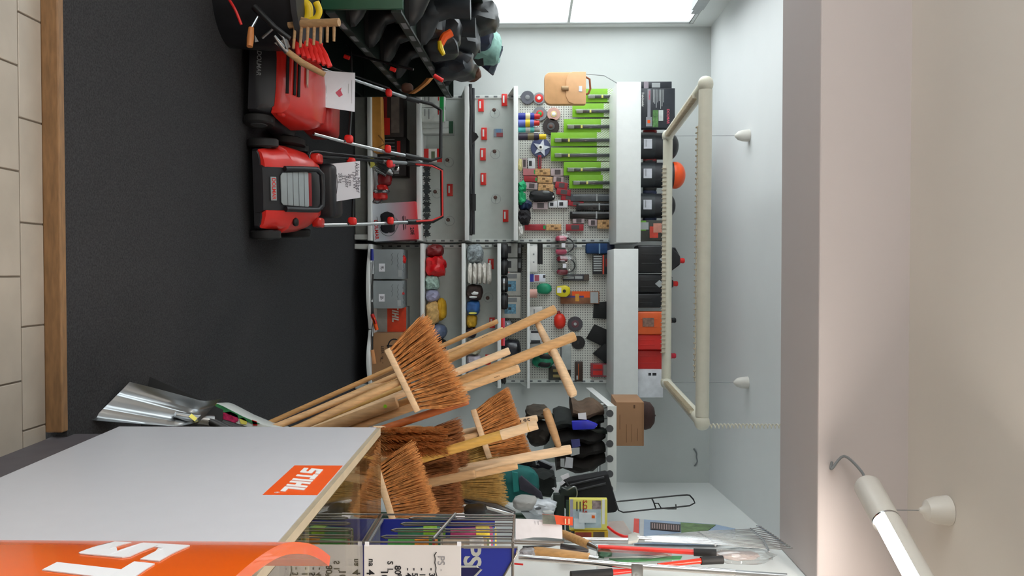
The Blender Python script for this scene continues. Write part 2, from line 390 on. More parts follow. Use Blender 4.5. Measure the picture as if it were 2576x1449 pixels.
def bay(key, label, u0, u1, shelves, fascia, peg_from, base_bow):
    x0, x1 = X_(u0, YF), X_(u1, YF)
    t = thing('shelving_unit', label, 'shelving', ((x0+x1)/2, 6.95, 0))
    zt = Z_(1550, 6.55)
    zp = Z_(peg_from, YP)
    b = NB(); box(b, (x0+.03, YP, .05), (x1-.03, YP+.02, zp)); obj('back_panel', b, PANELW, t)
    zmid = Z_(1418, YP); b = NB(); box(b, (x0+.03, YP, zp+.002), (x1-.03, YP+.02, zmid)); obj('perforated_panel', b, pegmat(), t)
    b = NB(); box(b, (x0+.03, YP, zmid+.003), (x1-.03, YP+.02, zt+.05)); obj('perforated_panel', b, pegmat(), t)
    for xs in (x0, x1-.03):
        b = NB(); box(b, (xs, YP-.012, 0), (xs+.03, YP+.04, zt+.05)); up = obj('upright', b, STEELW, t, bevel=.003)
        b = NB(); z = .12
        while z < zt: box(b, (xs+.008, YP-.0135, z), (xs+.022, YP-.0115, z+.032)); z += .075
        so = obj('slot_row', b, mat('#74787a', .6), up); so['kind'] = 'stuff'
    for px0, px1 in shelves:
        z0, z1 = Z_(px0, YF), Z_(px1, YF); SHELF_Z[(key, px1)] = z1
        b = NB(); box(b, (x0+.004, YF, z0), (x1-.004, YF+.012, z1)); box(b, (x0+.004, YF+.012, z1-.012), (x1-.004, YP-.012, z1-.001))
        sh = obj('shelf', b, WHITE, t, bevel=.002)
        for xs in (x0+.001, x1-.003):
            b = NB(); wprism(b, [(xs, YF+.02, z1-.012), (xs, YP-.012, z1-.012), (xs, YP-.012, z1-.09), (xs, YF+.04, z0-.0)], (.002, 0, 0)); obj('bracket', b, STEELW, sh)
    fx0, fx1, fpx0, fpx1 = fascia
    Yq = 6.5; fa = X_(fx0, Yq); fb = X_(fx1, Yq); z0 = Z_(fpx0, Yq); z1 = Z_(fpx1, Yq)
    b = NB(); box(b, (fa, Yq, z0), (fb, YP-.02, z1)); obj('header_box', b, WHITE, t, bevel=.004)
    SHELF_Z[(key, 'top')] = z1
    return t, x0, x1
tl, lx0, lx1 = bay('L', 'left white steel shelving bay with perforated board behind the red mowers', 215, 606, ((1048, 1060), (1169, 1180), (1292, 1303)), (207, 610, 1550, 1612), 1303, False)
tr, rx0, rx1 = bay('R', 'right white steel shelving bay behind the leaning brooms', 611, 978, ((1057, 1066), (1161, 1170), (1251, 1260), (1326, 1333)), (626, 1005, 1544, 1606), 1262, True)
# base shelves (left straight, right with two bowed fronts)
zb = Z_(934, 6.62)
b = NB(); box(b, (lx0, 6.62, zb-.03), (lx1, YP-.012, zb)); obj('base_shelf', b, WHITE, tl, bevel=.004)
b = NB(); box(b, (lx0+.01, 6.70, 0), (lx1-.01, 6.72, zb-.03)); obj('plinth', b, mat('#8f938e', .5), tl)
for xs in (lx1-.05, rx1-.05, rx0+.01):
    b = NB(); box(b, (xs, 6.66, .0), (xs+.04, 7.1, zb-.035)); obj('base_foot', b, STEELW, tl if xs < rx0 else tr, bevel=.003)
for ua, ub in ((613, 829), (831, 980)):
    xa, xb = X_(ua, 6.6), X_(ub, 6.6); n = 12; pts = [(xb, YP-.012), (xa, YP-.012)]
    for k in range(n+1):
        s = k/n; pts.append((xa+(xb-xa)*s, 6.64-.11*math.sin(math.pi*s)))
    b = NB(); prism(b, pts, Matrix.Translation((0, 0, zb-.028)), .028); obj('base_shelf', b, WHITE, tr, bevel=.004)
SHELF_Z[('L', 'base')] = SHELF_Z[('R', 'base')] = zb
# ================================================================== STIHL lettering built from blocks
def letter_rects(ch):
    w = .30
    if ch == 'S': return 1.0, [[(0.04, 1), (1, 1), (1, 1-w*.75), (.34, 1-w*.75), (.30, 1-w*.9), (.30, .66), (0, .62), (0, .96)],
                               [(0, .64), (.92, .62), (1, .56), (1, .36), (0.0, .38)],
                               [(1, .04), (.96, 0), (0, 0), (0, w*.75), (.66, w*.75), (.70, w*.9), (.70, .36), (1, .38)]]
    if ch == 'T': return 1.0, [[(0, 1), (1.0, 1), (1.0, .76), (0, .76)], [(.34, .77), (.66, .77), (.66, 0), (.34, 0)]]
    if ch == 'I': return .34, [[(0, 0), (.32, 0), (.32, 1), (0, 1)]]
    if ch == 'H': return 1.0, [[(0, 0), (.32, 0), (.32, 1), (0, 1)], [(.68, 0), (1, 0), (1, 1), (.68, 1)], [(.31, .38), (.69, .38), (.69, .62), (.31, .62)]]
    if ch == 'L': return .9, [[(0, 0), (.32, 0), (.32, 1), (0, 1)], [(.31, 0), (.88, 0), (.88, .24), (.31, .24)]]
def block_word(word, fmap, h, parent, m, shear=.28, gap=.14, wid=.85, name='lettering'):
    """fmap(s, z, out) -> world point; each letter is its own mesh"""
    x = 0.
    for ch in word:
        w, polys = letter_rects(ch); bm = NB()
        for pl in polys:
            pts = []
            for i in range(len(pl)):
                a = pl[i]; c = pl[(i+1) % len(pl)]; n = max(1, int(abs(a[0]-c[0])*6))
                for k in range(n): pts.append((a[0]+(c[0]-a[0])*k/n, a[1]+(c[1]-a[1])*k/n))
            A = [bm.verts.new(fmap((x+p[0]*wid+p[1]*shear)*h, p[1]*h, .0003)) for p in pts]
            B = [bm.verts.new(fmap((x+p[0]*wid+p[1]*shear)*h, p[1]*h, .0016)) for p in pts]
            n = len(pts)
            for i in range(n): bm.faces.new((A[i], A[(i+1) % n], B[(i+1) % n], B[i]))
            bm.faces.new(B)
        bmesh.ops.triangulate(bm, faces=[f for f in bm.faces if len(f.verts) > 4])
        obj(name, bm, m, parent, smooth=False)
        x += w*wid+gap
    return x
# ================================================================== COUNTER
ZT = .942
def LX(Y): return .482+(2.55-Y)*.0239
c = thing('glass_counter', 'white sided sales counter with glass top and orange sticker', 'counter', (LX(2.0), 2.0, -.047), 0)
b = NB(); wprism(b, [(LX(2.55), 2.55, .129), (LX(1.2), 1.2, .129), (LX(1.2), 1.2, ZT-.012), (LX(2.55), 2.55, ZT-.012)], (.018, 0, 0))
side = obj('side_panel', b, mat('#c2c3c9', .42, var=.012), c, bevel=.0015)
b = NB(); wprism(b, [(LX(2.55)+.002, 2.55, ZT-.012), (LX(1.2)+.002, 1.2, ZT-.012), (LX(1.2)+.002, 1.2, ZT), (LX(2.55)+.002, 2.55, ZT)], (.022, 0, 0)); obj('top_edging', b, mat('#a99d86', .45), c)
b = NB(); wprism(b, [(LX(2.55)+.02, 2.53, -.047), (LX(1.2)+.02, 1.2, -.047), (LX(1.2)+.02, 1.2, .129), (LX(2.55)+.02, 2.53, .129)], (.03, 0, 0)); obj('plinth', b, mat('#4b474b', .6), c)
XR = 1.25
b = NB(); wprism(b, [(LX(2.55)+.026, 2.55, ZT-.008), (XR, 2.55, ZT-.008), (XR, 1.2, ZT-.008), (LX(1.2)+.026, 1.2, ZT-.008)], (0, 0, .008)); obj('glass_top', b, GLASS, c)
CREAMD = mat('#b5ab8f', .5, var=.05)
b = NB(); box(b, (.51, 1.2, .62), (XR-.01, 2.53, .635)); obj('inner_shelf', b, mat('#9c9177', .5, var=.06), c)
b = NB(); box(b, (.50, 2.515, .129), (XR, 2.535, ZT-.04)); obj('rear_panel', b, mat('#a1967b', .5), c)
for y in (1.72, 2.25):
    b = NB(); box(b, (.505, y, ZT-.045), (XR, y+.035, ZT-.010)); obj('cross_rail', b, CREAM, c, bevel=.002)
b = NB(); box(b, (.515, 1.2, ZT-.05), (.535, 2.53, ZT-.010)); obj('long_rail', b, CREAMD, c)
b = NB(); box(b, (.64, 1.25, .75), (.655, 2.5, .765)); box(b, (.9, 1.25, .75), (.915, 2.5, .765)); obj('shelf_rail', b, mat('#6b5436', .5), c)
b = NB(); box(b, (XR-.02, 1.2, -.047), (XR, 2.55, ZT-.012)); obj('side_panel', b, mat('#c2c3c9', .42, var=.012), c)
# orange sticker with white letters on the side panel
b = NB(); y0, y1 = 2.090, 1.836
wprism(b, [(LX(y0), y0, .806), (LX(y1), y1, .806), (LX(y1), y1, .9285), (LX(y0), y0, .9285)], (-.0006, 0, 0)); stk = obj('sticker', b, STORANGE, side)
ydir = -1
def side_map(s, z, out): y = 2.062-s; return Vector((LX(y)-.0006-out, y, .838+z))
block_word('STIHL', side_map, .052, c, mat('#f2f2f2', .4, var=.01), shear=.30, gap=.12, wid=.80)
text('®', c, FM((LX(1.85)-.001, 1.853, .832), (0, -1, 0)), .016, WHITE)
# curved orange sign panel in front of the counter
path = [(.473, 1.367), (.442, 1.31), (.412, 1.246), (.389, 1.183), (.374, 1.138), (.360, 1.083), (.349, 1.012), (.343, .938), (.341, .85), (.344, .75), (.350, .62), (.36, .45)]
def path_at(s):
    L = 0
    for (x0, y0), (x1, y1) in zip(path, path[1:]):
        d = math.hypot(x1-x0, y1-y0)
        if L+d >= s or (x1, y1) == path[-1]:
            k = (s-L)/d; t = Vector((x1-x0, y1-y0, 0)).normalized(); return Vector((x0+(x1-x0)*k, y0+(y1-y0)*k, 0)), t
        L += d
def offset(pts, d):
    out = []
    for i, p in enumerate(pts):
        a = pts[max(i-1, 0)]; q = pts[min(i+1, len(pts)-1)]; t = Vector((q[0]-a[0], q[1]-a[1])).normalized(); out.append((p[0]-t.y*d, p[1]+t.x*d))
    return out
fine = []
for k in range(49):
    p, t_ = path_at(k*.0199); fine.append((p.x, p.y))
for _ in range(3):
    fine = [fine[0]]+[((a[0]+2*m_[0]+q[0])/4, (a[1]+2*m_[1]+q[1])/4) for a, m_, q in zip(fine, fine[1:], fine[2:])]+[fine[-1]]
inner = offset(fine, .016)
if (inner[20][0] < fine[20][0]): inner = offset(fine, -.016)
sg = thing('curved_sign_panel', 'glossy orange curved panel with big white letters at the counter front', 'sign', (.36, .9, -.047))
b = NB(); A = [b.verts.new((x, y, -.047)) for x, y in fine]; A2 = [b.verts.new((x, y, 1.07)) for x, y in fine]
B_ = [b.verts.new((x, y, -.047)) for x, y in inner]; B2 = [b.verts.new((x, y, 1.07)) for x, y in inner]; n = len(fine)
for i in range(n-1):
    b.faces.new((A[i], A[i+1], A2[i+1], A2[i])); b.faces.new((B_[i+1], B_[i], B2[i], B2[i+1])); b.faces.new((A2[i], A2[i+1], B2[i+1], B2[i])); b.faces.new((A[i+1], A[i], B_[i], B_[i+1]))
for i in (0, n-1): b.faces.new((A[i], A2[i], B2[i], B_[i]))
obj('panel', b, mat('#e65f08', .25, var=.02, coat=.3), sg)
def curve_map(s, z, out):
    s += .285; i = min(int(s/.0199), n-2); k = s/.0199-i
    x = fine[i][0]*(1-k)+fine[i+1][0]*k; y = fine[i][1]*(1-k)+fine[i+1][1]*k
    tx = fine[i+1][0]-fine[i][0]; ty = fine[i+1][1]-fine[i][1]; l = math.hypot(tx, ty)
    nx, ny = ty/l, -tx/l
    if nx > 0: nx, ny = -nx, -ny
    return Vector((x+nx*out, y+ny*out, .842+z))
block_word('STIHL', curve_map, .118, sg, mat('#e9e9ec', .35, var=.01), shear=.30, gap=.10, wid=.80)
# ================================================================== SEED RACK ON THE COUNTER
rk = thing('wire_seed_rack', 'wire counter rack with blue sign and handwritten paper on glass top', 'display rack', (.9, 2.4, ZT))
WIRE = mat('#8f8a86', .3, .9, var=.06); RX0 = .752; RY0, RY1 = 2.29, 2.55
zr = Z_(1290, RY0, 1365)
b = NB(); box(b, (RX0+.012, RY1-.012, ZT), (1.10, RY1-.006, zr-.06)); obj('rear_board', b, BLUE, rk)
b = NB(); box(b, (RX0+.006, RY0+.02, ZT), (RX0+.012, RY1-.02, ZT+.012)); obj('base_strip', b, GREY, rk)
b = NB()
for y in (RY0, RY1): tube(b, [(RX0, y, ZT), (RX0, y, zr)], .003, 6)
tube(b, [(RX0, RY0, zr), (RX0, RY1, zr)], .004, 6); tube(b, [(RX0, RY0, ZT+.004), (RX0, RY1, ZT+.004)], .003, 6); tube(b, [(RX0, RY0, zr), (1.15, RY0, zr)], .004, 6)
obj('corner_frame', b, WIRE, rk)
for k, y in enumerate((2.335, 2.395, 2.455, 2.51)):
    b = NB(); z0 = ZT+.04+.018*k
    tube(b, [(RX0, y-.011, zr), (RX0, y-.011, z0+.012), (RX0, y, z0), (RX0, y+.011, z0+.012), (RX0, y+.011, zr)], .0026, 6); obj('side_wire', b, WIRE, rk)
b = NB(); tube(b, [(RX0-.006, RY0+.01, ZT+.19), (RX0-.006, RY1-.01, ZT+.23)], .005, 8); obj('cross_bar', b, STEEL, rk)
# blue sign with lettering on its front
pz0 = Z_(918, RY0, 1400); pz1 = Z_(1308, RY0, 1380)
sl = [at(1165, 1378, RY0), at(1302, 1376, RY0), at(1300, 1392, RY0), at(1238, 1500, RY0), at(1165, 1500, RY0)]
sl = [at(930, 1376, RY0)] + sl[1:4] + [at(930, 1500, RY0)]
b = NB(); wprism(b, sl, (0, .003, 0)); obj('sign_board', b, BLUE, rk)
b = NB(); tube(b, sl, .0035, 8, closed=True); obj('sign_frame', b, WIRE, rk)
psm = mat('#a8aaa6', .5)
text('PS', rk, FM(at(1186, 1397, RY0-.001)), .066, psm, bold=.03)
b = NB(); q = [at(1160, 1425, RY0-.002), at(1200, 1425, RY0-.002), at(1211, 1432, RY0-.002), at(1192, 1452, RY0-.002), at(1160, 1452, RY0-.002)]
wprism(b, q, (0, -.001, 0)); obj('logo_field', b, mat('#0b0a48', .5), rk)
b = NB(); tube(b, [p+Vector((0, -.001, 0)) for p in q[:4]], .003, 6); obj('logo_outline', b, psm, rk)
# seed packets standing in the rack
pk_cols = ['#3f8f3a', '#c9432f', '#e08a24', '#2f7a5c', '#d9d2bd', '#8fc23a', '#b8a28a', '#5c6f3a', '#e6e0d4', '#a83a6a', '#3b6fa8', '#d8c040']
pk_names = ['mid green', 'red', 'orange', 'dark green', 'cream', 'lime green', 'beige', 'olive', 'white', 'purple', 'blue', 'yellow']
i = 0
for lv in range(2):
    for k in range(6):
        y = 2.32+k*.034; z0 = ZT+.06+lv*.155+.004*k; b = NB(); x0 = RX0+.008+.012*(k % 3)
        M = Matrix.Translation((x0, y, z0)) @ Matrix.Rotation(math.radians(-8), 4, 'X')
        pkt = thing('seed_packet', '%s seed packet in the %s row behind the rack wires' % (pk_names[i % 12], ('lower', 'upper')[lv]), 'packet', (x0+.05, y, z0), group='seed packets in the wire rack')
        box(b, (0, 0, 0), (.09, .022, .125), M); obj('pouch', b, mat(pk_cols[i % 12], .45, var=.25, scale=40), pkt, bevel=.0015)
        b = NB(); box(b, (-.0012, -.001, .075), (.0905, .023, .115), M); obj('printed_band', b, mat(pk_cols[(i*5+2) % 12], .45, var=.3, scale=60), pkt)
        i += 1
# handwritten paper hung on the rack front
pp = thing('handwritten_notice', 'white handwritten paper notice hung on the front of the seed rack', 'notice', (.9, RY0-.01, ZT+.005))
Yp = RY0-.012
b = NB(); box(b, (at(1000, 1371, Yp).x, Yp, Z_(916, Yp, 1400)), (at(1000, 1560, Yp).x, Yp+.0012, Z_(1160, Yp, 1400))); obj('sheet', b, mat('#d8d3d2', .7, var=.012), pp)
for px in (923, 1155):
    b = NB(); box(b, (at(px, 1364, Yp).x, Yp-.001, Z_(px-5, Yp, 1370)), (at(px, 1374, Yp).x, Yp+.004, Z_(px+5, Yp, 1370))); obj('tape_tab', b, PAPER, pp)
for s, px, py, sz in (('na', 934, 1415, 18), ('4', 931, 1440, 24), ('10', 966, 1446, 22), ('S', 981, 1416, 18), ('l.', 981, 1434, 18), ('80', 1000, 1434, 20), ('a', 1007, 1448, 18),
                      ('- 4', 1027, 1440, 18), ('- 5', 1043, 1440, 18), ('- 1', 1062, 1440, 18), ('- 3', 1086, 1440, 18)):
    text(s, pp, FM(at(px, py, Yp-.001)), sz*Yp/2100*1.15, INK, 'handwriting', bold=.02)
text('PS', pp, FM(at(1109, 1410, Yp-.001)), 26*Yp/2100, PENCIL, 'handwriting'); text('-', pp, FM(at(1111, 1434, Yp-.001)), 20*Yp/2100, PENCIL, 'handwriting')
b = NB(); tube(b, [at(px, py, Yp-.001) for px, py in ((1098, 1389), (1093, 1396), (1095, 1406), (1094, 1416), (1097, 1428), (1096, 1438), (1100, 1452))], .0013, 5); obj('handwriting', b, INK, pp)
# ================================================================== BROOMS AND SNATHS IN THE BIN BEHIND THE COUNTER
bn = thing('broom_bin', 'dark round bin holding brooms and snaths behind the counter', 'bin', (.86, 3.08, 0))
b = NB(); lathe(b, [(0, .004), (.155, .004), (.180, .50), (.185, .50), (.160, 0), (0, 0)], OM[bn], 28); obj('tub', b, CHAR, bn)
b = NB(); lathe(b, [(.178, .485), (.190, .485), (.190, .505), (.178, .505)], OM[bn], 28); obj('rim', b, CHAR, bn)
def bristles(bm, C, W, B, T, L, Th, bl, fl, flT, nt=15, nr=4, hairs=24, rad=.0013, seed=1, ragged=.06):
    rnd = random.Random(seed)
    for i in range(nt):
        for j in range(nr):
            s = (i/(nt-1)-.5)*2; t = (j/(nr-1)-.5)*2 if nr > 1 else 0
            root = C+W*(s*L*.47)+T*(t*Th*.40)
            for h in range(hairs):
                a = rnd.uniform(0, 6.28); q = rnd.random()**.5
                r0 = root+(W*math.cos(a)+T*math.sin(a))*q*.004
                tip = root+B*(bl*rnd.uniform(1-ragged*2, 1+ragged))+W*(s*fl+rnd.gauss(0, .006))+T*(t*flT+rnd.gauss(0, .006))
                mid = (r0*.55+tip*.45)+W*(s*fl*.06)+W*rnd.gauss(0, .0025)
                tube(bm, [r0, mid, tip], [rad, rad, rad*.6], 3, caps=False)
def broom(label, a, bb, tip, Ya, Yb, Yt, foot, mBr=None, thick=.055, hr=.0125, handle_m=None, bl=None, flare=.04, seed=1, block_m=None, name='broom', nt=17, nr=4, rad=.0013, vec=None, bth=.024):
    if vec:
        C_, W_, B0, L_, l_ = vec; pa = C_-W_.normalized()*L_/2; pb = C_+W_.normalized()*L_/2; pt = C_+B0.normalized()*l_; ft = Vector(foot)
    else: pa = at(a[0], a[1], Ya); pb = at(bb[0], bb[1], Yb); pt = at(tip[0], tip[1], Yt); ft = Vector(foot)
    C = (pa+pb)/2; W = (pb-pa); L = W.length; W.normalize(); B = (pt-C); l = B.length; B = (B-W*B.dot(W)).normalized(); T = W.cross(B).normalized()
    t = thing(name, label, 'broom', ft, group='brooms standing heads up in the bin')
    b = NB(); h = Matrix((W, B, T)).transposed().to_4x4(); h.translation = C
    box(b, (-L/2, -bth, -thick/2), (L/2, 0, thick/2), h); obj('head_block', b, block_m or WOODL, t, bevel=.005)
    b = NB(); bristles(b, C, W, B, T, L, thick, bl or l, flare, flare*.45, seed=seed, nt=nt, nr=nr, rad=rad); br = obj('bristles', b, mBr or BRIS, t, smooth=True); br['kind'] = 'stuff'
    b = NB(); top = C-B*bth*.8; tube(b, [ft, top], [hr, hr], 12); obj('handle', b, handle_m or WOOD, t)
    return t
F0 = Vector((.86, 3.08, .01))
broom('broom tilted left, its wide head nearest the shelves, orange bristles up', (985, 873), (1062, 1030), (1126, 908), 2.96, 2.94, 2.94, F0+Vector((-.04, -.12, 0)), flare=.045, seed=2, nt=17)
broom('broom with orange bristles high above the bin beside the dark jackets', (1199, 1028), (1240, 1150), (1308, 1072), 3.32, 3.28, 3.30, F0+Vector((.05, .10, 0)), flare=.035, seed=3, thick=.06)
broom('broom turned end on with its bristle tips facing out beside the counter corner', None, None, None, 0, 0, 0, F0+Vector((.03, .0, 0)), flare=.03, seed=4, thick=.07, vec=(at(1003, 1097, 3.0), Vector((.10, .60, .80)), Vector((.0, -.80, .60)), .20, .145))
broom('broom with ragged orange bristles standing lowest behind the wire rack', (958, 1166), (1000, 1302), (1072, 1215), 2.86, 2.82, 2.84, F0+Vector((.08, -.10, 0)), flare=.03, seed=5, nt=17, thick=.065)
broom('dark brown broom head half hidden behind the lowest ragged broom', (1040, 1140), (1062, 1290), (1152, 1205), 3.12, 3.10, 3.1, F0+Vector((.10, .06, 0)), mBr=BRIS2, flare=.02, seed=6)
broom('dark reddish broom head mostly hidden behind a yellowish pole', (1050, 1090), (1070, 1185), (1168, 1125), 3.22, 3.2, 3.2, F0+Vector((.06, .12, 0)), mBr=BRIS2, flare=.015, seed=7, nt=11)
broom('straw besom with yellow straw fanned upward beside the teal trousers', (1085, 1165), (1095, 1235), (1258, 1196), 3.36, 3.34, 3.34, F0+Vector((.12, .14, 0)), mBr=STRAW, flare=.095, seed=8, nt=16, nr=3, rad=.0016, thick=.04, name='straw_besom')
def pole(name, label, p_top, Yt, foot, r, m, cat='pole', top_r=None, extra=None, mid=None):
    pt = at(p_top[0], p_top[1], Yt); ft = Vector(foot); t = thing(name, label, cat, ft)
    d = (pt-ft).normalized(); pts = [ft, pt-d*.012, pt-d*.003, pt]
    if mid is not None: pts = [ft, mid, pt-d*.012, pt-d*.003, pt]
    tr_ = top_r or r; rs = [r]*(len(pts)-3)+[tr_, tr_*.96, tr_*.8]
    b = NB(); tube(b, pts, rs, 14); obj('shaft', b, m, t)
    if extra: extra(t, ft, pt, d)
    return t
def peg(p0, p1, Y0, Y1, r=.016, m=None):
    def f(t, ft, pt, d):
        a = at(p0[0], p0[1], Y0); c_ = at(p1[0], p1[1], Y1); e = (c_-a).normalized(); b = NB()
        tube(b, [a, a+e*.012, a+(c_-a)*.45, c_-e*.012, c_], [r*.72, r*.8, r, r*1.0, r*.72], 14); obj('grip_peg', b, m or WOODL, t)
    return f
# three scythe snaths
pole('scythe_snath', 'scythe snath leaning furthest left with grip peg near its top', (1398, 777), 3.35, F0+Vector((-.02, .07, 0)), .017, WOOD2, 'scythe handle', .019, peg((1352, 812), (1392, 893), 3.36, 3.30))
pole('scythe_snath', 'scythe snath whose long grip peg points down towards the jackets', (1447, 845), 3.30, F0+Vector((.0, -.03, 0)), .018, WOOD2, 'scythe handle', .020, peg((1388, 873), (1443, 996), 3.29, 3.2, .019))
pole('scythe_snath', 'scythe snath with grip peg in front of the brown camouflage clothes', (1437, 1130), 3.2, F0+Vector((.10, .03, 0)), .017, WOODL, 'scythe handle', .019, peg((1405, 1122), (1373, 1030), 3.2, 3.16, .016, WOODG))
pole('broomstick', 'plain pale round handle ending beside the two thin printed sticks', (1282, 882), 3.2, F0+Vector((-.03, .0, 0)), .0145, WOODL)
pole('broomstick', 'plain wooden handle with small print ending below the middle snath', (1307, 926), 3.15, F0+Vector((.0, .05, 0)), .0155, WOOD, extra=lambda t, a, p, d: text('eins', t, FM(p-d*.09+Vector((0, -.0162, .0)), d, (0, -.2, -1)) @ Matrix.Rotation(0, 4, 'Z'), .014, INK, 'stamped_print'))
pole('thin_stick', 'thin printed wooden stick, upper one of the pair by the gloves', (1252, 808), 3.42, F0+Vector((-.10, .12, 0)), .010, WOOD2)
pole('thin_stick', 'thin printed wooden stick, lower one of the pair by the gloves', (1266, 828), 3.36, F0+Vector((-.08, .13, 0)), .010, WOOD, extra=lambda t, a, p, d: text('eins', t, FM(p-d*.08+Vector((-.002, -.0106, 0)), d, (0, -.2, -1)), .016, INK, 'stamped_print'))
pole('dark_broomstick', 'dark reddish brown wooden handle leaning left in front of the bin', (1178, 1008), 2.98, F0+Vector((.0, -.09, 0)), .014, WOODR)
def ferr(t, a, p, d):
    b = NB(); tube(b, [p-d*.115, p+d*.02], [.019, .017], 14); obj('socket_end', b, WOODL, t)
pole('jointed_handle', 'thick yellowish handle with paler socket end in front of the upper broom', (1338, 1072), 2.98, F0+Vector((.12, -.06, 0)), .0175, mat('#c79a4a', .45, var=.14, scale=14, stretch=(9, 9, 1.2)), extra=ferr)
pole('priced_handle', 'square wooden handle with a handwritten price behind the upper broom', (1352, 1052), 3.42, F0+Vector((.0, .16, 0)), .0145, WOODL, extra=lambda t, a, p, d: text('8,95', t, FM(p-d*.055+Vector((0, -.0152, 0)), d, (0, -.2, -1)), .030, INK, 'handwritten_price', bold=.01))
pole('round_peg_handle', 'short round pale handle pointing up in front of the straw besom', (1196, 1192), 3.0, F0+Vector((.13, -.02, 0)), .0165, WOODG)
pole('round_peg_handle', 'stubby wooden peg end beneath the upper broom head', (1302, 1172), 3.1, F0+Vector((.17, .06, 0)), .0125, WOOD)
for k, (px, py, Y, r, m, lb) in enumerate(((985, 955, 3.32, .013, WOOD, 'long handle at the left edge of the bundle behind the first broom head'),
                                        (1010, 975, 3.26, .014, mat('#cda663', .5, var=.14, scale=14, stretch=(9, 9, 1.2)), 'yellowish long handle second from the left of the bundle'),
                                        (1000, 1012, 3.12, .022, WOODG, 'thick weathered square handle with a green dot in the bundle'),
                                        (1010, 1030, 3.2, .020, mat('#86603c', .65, var=.2, scale=12, stretch=(8, 8, 1.2)), 'dark weathered handle rightmost of the leaning bundle'))):
    def dot(t, a, p, d):
        q = p-d*.045; b = NB(); tube(b, [q+Vector((-.004, -.0222, 0)), q+Vector((-.004, -.0228, 0))], .007, 12); obj('green_dot', b, LIME, t)
    pole('leaning_handle', lb, (px, py), Y, F0+Vector((-.10+.03*k, -.04+.02*k, 0)), r, m, extra=dot if k == 2 else None)
# ================================================================== SHOVELS AND SACK LEFT OF THE COUNTER
sh = thing('scoop_shovel', 'shiny aluminium scoop shovel standing on its blade beside the counter', 'shovel', (.36, 2.75, .01))
FL = onz(226, 1060, .012); FR = onz(325, 968, .10)      # tip corners of the blade
fl = at(226, 1062, 2.64); fr_ = at(322, 966, 2.80); rr = at(532, 1028, 2.98); rl = at(470, 1094, 2.84)
def P4(u, v): return (fl*(1-u)+fr_*u)*(1-v)+(rl*(1-u)+rr*u)*v
nrm = (fr_-fl).cross(rl-fl).normalized()
if nrm.y > 0: nrm = -nrm
b = NB(); NU, NV = 22, 16; grid = []
for side_ in (0, 1):
    g = []
    for i in range(NU+1):
        row = []
        for j in range(NV+1):
            u = i/NU; v = j/NV; lip = max(0, abs(u-.5)*2-.72)/.28; back = max(0, v-.80)/.20
            h = .045*lip**1.6*(.35+.65*v)+.05*back**2+.006*math.exp(-((u-.33)/.05)**2)*(v < .85)+.006*math.exp(-((u-.66)/.05)**2)*(v < .85)
            row.append(b.verts.new(P4(.5+(u-.5)*(1-.14*v*v), v)+nrm*(h-.002*side_)))
        g.append(row)
    grid.append(g)
for i in range(NU):
    for j in range(NV):
        for s_ in (0, 1):
            g = grid[s_]; b.faces.new((g[i][j], g[i+1][j], g[i+1][j+1], g[i][j+1]))
obj('blade', b, ALU, sh)
so = P4(.5, .97)+nrm*.012; dd = (P4(.5, 1)-P4(.5, 0)).normalized()
b = NB(); tube(b, [P4(.5, .70)+nrm*.012, so, so+dd*.05+nrm*.01], [.010, .02, .021], 14); obj('socket', b, STEEL, sh)
hb = so+dd*.05+nrm*.01; he = Vector((.80, 2.95, .75))
b = NB(); tube(b, [hb-dd*.02, hb+(he-hb)*.25], [.016, .016], 12); obj('shaft', b, BLACK, sh)
b = NB(); q = P4(.42, .90)+nrm*.035; M = FM(q, (fr_-fl), dd); box(b, (-.008, -.013, 0), (.008, .013, .001), M); obj('sticker', b, LYEL, sh)
# black shovel behind
sb = thing('flat_shovel', 'matt black shovel blade half hidden behind the aluminium scoop', 'shovel', (.42, 2.9, .01))
k0 = [at(366, 942, 3.04), at(505, 1005, 3.10), at(560, 1030, 3.10), at(555, 1085, 3.02), at(330, 1090, 2.95)]
b = NB(); wprism(b, k0, (.004, .004, .002)); obj('blade', b, DBLACK, sb, bevel=.001)
b = NB(); a0 = at(540, 1060, 3.08); tube(b, [a0, a0+Vector((.10, .08, .25))], .017, 12); obj('shaft', b, BLACK, sb)
sk = thing('soil_sack', 'printed plastic sack with pink and green flowers behind the counter edge', 'sack', at(400, 1090, 3.22))
Ys = 3.12
b = NB(); wprism(b, [at(px, py, Ys) for px, py in ((508, 1040), (522, 1016), (545, 1013), (562, 1020), (610, 1045), (660, 1066), (705, 1076), (705, 1140), (420, 1140), (430, 1090), (500, 1080))], (.02, .14, 0)); obj('bag', b, mat('#c3c8c6', .3, var=.06), sk, bevel=.012)
for nm, pts, m in (('green_print', ((524, 1020), (548, 1016), (562, 1022), (612, 1048), (655, 1066), (640, 1068), (596, 1050), (556, 1034), (530, 1030)), mat('#3f8a5a', .35, var=.35, scale=40)),
                   ('yellow_leaf', ((518, 1018), (530, 1014), (546, 1016), (540, 1022), (524, 1024)), mat('#a9b02c', .4, var=.2)),
                   ('pink_flower', ((553, 1052), (562, 1038), (580, 1035), (598, 1044), (600, 1058), (588, 1066), (570, 1068), (556, 1064)), mat('#b8305c', .35, var=.5, scale=90)),
                   ('yellow_flower', ((602, 1052), (614, 1050), (622, 1060), (620, 1068), (606, 1066)), LYEL),
                   ('red_print', ((634, 1056), (646, 1060), (648, 1070), (637, 1070)), RED),
                   ('painted_hollow', ((512, 1040), (540, 1026), (556, 1034), (556, 1050), (540, 1072), (516, 1074)), DBLACK)):  # hollow's shade put on as a flat black plate
    b = NB(); wprism(b, [at(px, py, Ys-.002) for px, py in pts], (0, -.0015, 0)); obj(nm, b, m, sk)
